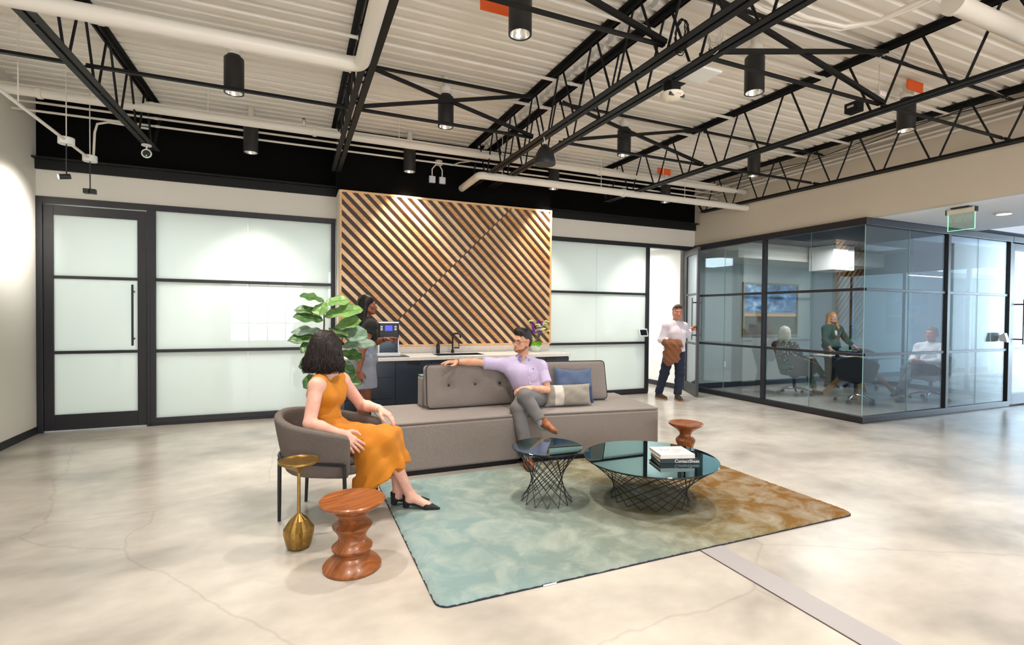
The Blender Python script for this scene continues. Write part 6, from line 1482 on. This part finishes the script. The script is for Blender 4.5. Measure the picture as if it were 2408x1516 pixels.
# fire alarm strobe
t = thing('fire_alarm', 'white fire alarm strobe under the joist with red lettering', 'alarm', (2.70, 3.16, 3.145))
MB().lathe([(0, .0), (.045, .004), (.075, .018), (.088, .036), (.088, .05), (.0, .052)], 36, cap=False).build('dome', mat('alarm_cream', C3(236, 226, 206), .35), t, smooth='auto')
MB().box(-.045, -.045, .052, .045, .045, .125).box(-.09, -.05, .125, .09, .05, .131).build('mount', BLK, t)
for s in (-1, 1): MB().box(s*.05-.02, -.062, .012, s*.05+.02, -.048, .036).build('strobe_lens', mat('lens_grey', C3(90, 92, 96), .1, metal=.6), t)
text('FIRE', .026, mat('red_print', C3(200, 50, 40), .5), t, (0, -.081, .0265), (math.radians(50), 0, 0))
# access point plate and cable coils on the paired joists
t = thing('access_point', 'flat white access point plate beside the fire alarm', 'access point', (2.84, 3.06, 3.33)); MB().box(-.17, -.11, 0, .17, .11, .022).build('casing', WHITEM, t, bevel=.01)
for i, (x, y, z, m, lab) in enumerate(((2.43, 2.77, 3.42, BLK, 'coil of black cable hung on the left paired joist'), (2.69, 2.72, 3.46, PIPEM, 'coil of beige cable hung on the right paired joist'))):
    t = thing('cable_coil', lab, 'cable', (x, y, z)); rg = random.Random(i)
    for k in range(5): MB().tube([(rg.uniform(-.008, .008)+.004*k, (.045+.006*k)*math.cos(a), (.085+.008*k)*math.sin(a)-.01*k) for a in np.linspace(0, 2*pi, 25)[:-1]], .0035, 5, closed=True).build('loop', m, t, smooth=True)
# orange boards and their boxes at the deck
for i, (x, y, lab) in enumerate(((5.5, 6.6, 'orange board behind the pendant above the open door'), (5.75, 3.12, 'orange board above the rightmost large pendant'), (1.40, 3.62, 'orange board behind the largest pendant at the top edge'))):
    t = thing('orange_board', lab, 'board', (x, y, 3.80)); MB().box(-.13, -.006, -.045, .13, .006, .055).build('panel', mat('orange_paint', C3(228, 92, 30), .6), t); MB().box(-.10, .006, -.02, .10, .05, .02).build('bracket', PIPEM, t)
t = thing('emergency_sensor', 'small white sensor box with a red light near the rightmost pendant', 'sensor', (5.13, 3.09, 3.57)); MB().box(-.05, -.04, 0, .05, .04, .045).build('casing', WHITEM, t, bevel=.004); MB().sphere((-.02, -.041, .01), .006, 8, 6).build('indicator', mat('red_led', C3(255, 40, 30), .4, emit=((1, .05, .03, 1), 4)), t); MB().cyl((0, 0, .045), (0, 0, .31), .005, n=6).build('hanger_rod', PIPEM, t)
t = thing('control_box', 'small black control box on the near joist under the braces', 'box', (4.83, 3.13, 3.39)); MB().box(-.05, -.06, 0, .05, .06, .09).build('casing', BLK, t, bevel=.004); MB().box(-.052, -.03, .04, -.05, .03, .06).build('label_plate', STEEL, t)
# sprinkler heads on the main
for i, (x, lab) in enumerate(((.08, 'upright sprinkler head on the main left of the second joist'), (3.35, 'upright sprinkler head on the main above the slat panel'))):
    t = thing('fire_sprinkler', lab, 'sprinkler', (x, 6.5, 3.665)); MB().cyl((0, 0, 0), (0, 0, .05), .02, n=12).build('tee', PIPEM, t, smooth='auto'); MB().tube([(-.012, 0, .05), (-.016, 0, .07), (-.01, 0, .09), (.01, 0, .09), (.016, 0, .07), (.012, 0, .05)], .003, 6).cyl((0, 0, .09), (0, 0, .094), .018, n=12).build('deflector', mat('bronze', C3(120, 80, 50), .4, metal=.8), t, smooth='auto')
# white wall boxes above the slat panel
for i, x in enumerate((1.815, 1.965)):
    t = thing('junction_box', ('left', 'right')[i]+' white square junction box on the black wall above the slat panel', 'box', (x, 7.249, 3.365)); MB().box(-.045, -.045, 0, .045, 0, .095).build('casing', mat('box_grey', C3(205, 205, 206), .5), t, bevel=.004)
    MB().tube([(0, -.02, .095), (0, -.02, .20), (.03-.06*i, -.03, .24), (.06-.12*i, -.05, .27)], .009, 8).build('conduit_stub', PIPEM, t, smooth='auto')
t = thing('junction_box', 'white octagonal junction box where two conduits drop down', 'box', (1.90, 7.18, 3.62)); MB().lathe([(.05, 0), (.055, .0), (.055, .06), (.0, .062)], 8).build('casing', PIPEM, t); MB().tube([(.05, 0, .03), (.2, 0, .02), (.3, -.05, .06), (.45, -.1, .08)], .009, 8).build('conduit_stub', PIPEM, t, smooth='auto')
# track spots on the left
t = thing('spot_rail', 'white conduit rail with two round boxes carrying the left spotlights', 'light rail', (-2.05, 6.5, 3.10))
MB().tube([(.02, -5.5, .03), (.0, .30, 0)], .014, 10).build('rail', PIPEM, t, smooth='auto')
for y in (-.28, .33): MB().lathe([(.0, -.03), (.062, -.03), (.065, -.025), (.065, .03), (.06, .035), (0, .036)], 28, c=(0, y, 0), cap=False).build('canopy_box', WHITEM, t, smooth='auto')
for y in (-1.2, -.28, .33): MB().cyl((0, y, .03), (0, y, .84), .005, n=6).build('hanger_rod', PIPEM, t)
MB().tube([(.02, .36, .0), (.03, .37, .30), (.05, .38, .40), (.14, .4, .44), (.5, .45, .44)], .012, 8).build('feed_conduit', PIPEM, t, smooth='auto')
for i, (y, lab) in enumerate(((6.22, 'lit black spotlight aimed at the left wall'), (6.83, 'black double spotlight head turned to the wall beside the left joist'))):
    z = 2.76; t = thing('rail_spotlight', lab, 'light', (-2.05, y, z)); MB().cyl((0, 0, .02), (0, 0, .31), .006, n=8).build('stem', CYL, t, smooth='auto')
    if i == 0:
        d = Vector((-.85, -.45, -.22)).normalized(); MB().cyl(-d*.03, d*.06, .026, n=18).build('head', CYL, t, smooth='auto'); MB().cyl(d*.0605, d*.062, .022, n=18).build('lens', mat('spot_lens', C3(255, 255, 255), .3, emit=((.95, .97, 1, 1), 25)), t)
    else: MB().box(-.055, -.03, -.035, -.006, .03, .015).box(.006, -.03, -.035, .05, .03, .015).box(-.01, -.01, -.02, .01, .01, .02).build('head', CYL, t)
spot('wall_spot', (-2.10, 6.84, 2.70), (-2.82, 7.0, 2.42), 170, 95, 1.0, (1, .97, .92), .03)
spot('wall_spot', (-2.14, 6.16, 2.73), (-2.82, 5.75, 2.45), 120, 95, 1.0, (1, .97, .92), .03)
# round sensor at the end of the left joist
t = thing('ring_sensor', 'white ring sensor with a green light under the left joist end', 'sensor', (-1.585, 7.02, 3.275)); MB().tube([(.045*math.cos(a), 0, .045*math.sin(a)) for a in np.linspace(0, 2*pi, 29)[:-1]], .008, 8, closed=True).build('ring', WHITEM, t, smooth=True)
MB().lathe([(0, -.004), (.04, -.004), (.04, .004), (0, .004)], 24, cap=False).xf(Matrix.Rotation(pi/2, 4, 'X')).build('disc', CYL, t); MB().sphere((.0, -.012, -.025), .005, 8, 6).build('indicator', mat('green_led', C3(60, 255, 90), .4, emit=((.1, 1, .2, 1), 3)), t)
MB().cyl((0, 0, .05), (0, 0, .09), .008, n=8).lathe([(0, .085), (.05, .085), (.05, .1), (0, .1)], 20, cap=False).build('mount', WHITEM, t, smooth='auto')
# exit sign and downlights in the corridor
t = thing('exit_sign', 'edge lit green glass exit sign hanging from the corridor ceiling', 'sign', (7.52, 3.54, 2.55))
MB().box(-.03, -.145, .20, .03, .145, .262).build('housing', mat('sign_cream', C3(216, 210, 190), .4), t, bevel=.012)
for s in (-1, 1): MB().box(-.032, s*.150-.006, .198, .032, s*.150+.006, .264).build('end_cap', CYL, t, bevel=.006)
MB().box(-.05, -.09, .262, .05, .09, .279).build('ceiling_plate', CYL, t)
MB().box(-.004, -.135, .0, .004, .135, .20).build('panel', glassmat('sign_glass', (.93, .99, .88, 1), gain=1.5), t)
GE = mat('green_edge', C3(120, 255, 160), .4, emit=((.25, 1, .5, 1), 1.6))
for a in ((-.005, -.139, -.003, .005, -.135, .20), (-.005, .135, -.003, .005, .139, .20), (-.005, -.135, -.003, .005, .135, .001)): MB().box(*a).build('lit_edge', GE, t)
for i, (x, y, lab) in enumerate(((8.45, 3.52, 'round recessed downlight in the corridor ceiling'),)):
    t = thing('downlight', lab, 'light', (x, y, 2.815)); MB().lathe([(.075, 0), (.09, .0), (.09, .014), (.075, .014)], 28, cap=False).build('trim_ring', WHITEM, t, smooth='auto'); MB().lathe([(0, .006), (.075, .006)], 28, cap=False).build('lens', LENS, t)
for i, (x, y, lab) in enumerate(((6.2, 9.2, 'round ceiling light in the room behind the open door'),)):
    t = thing('ceiling_disc', lab, 'light', (x, y, 2.80)); MB().lathe([(0, 0), (.30, 0), (.32, .01), (.32, .038), (0, .039)], 40, cap=False).build('diffuser', mat('disc_glow', C3(250, 250, 246), .5, emit=((1, 1, .97, 1), 2.5)), t, smooth='auto')
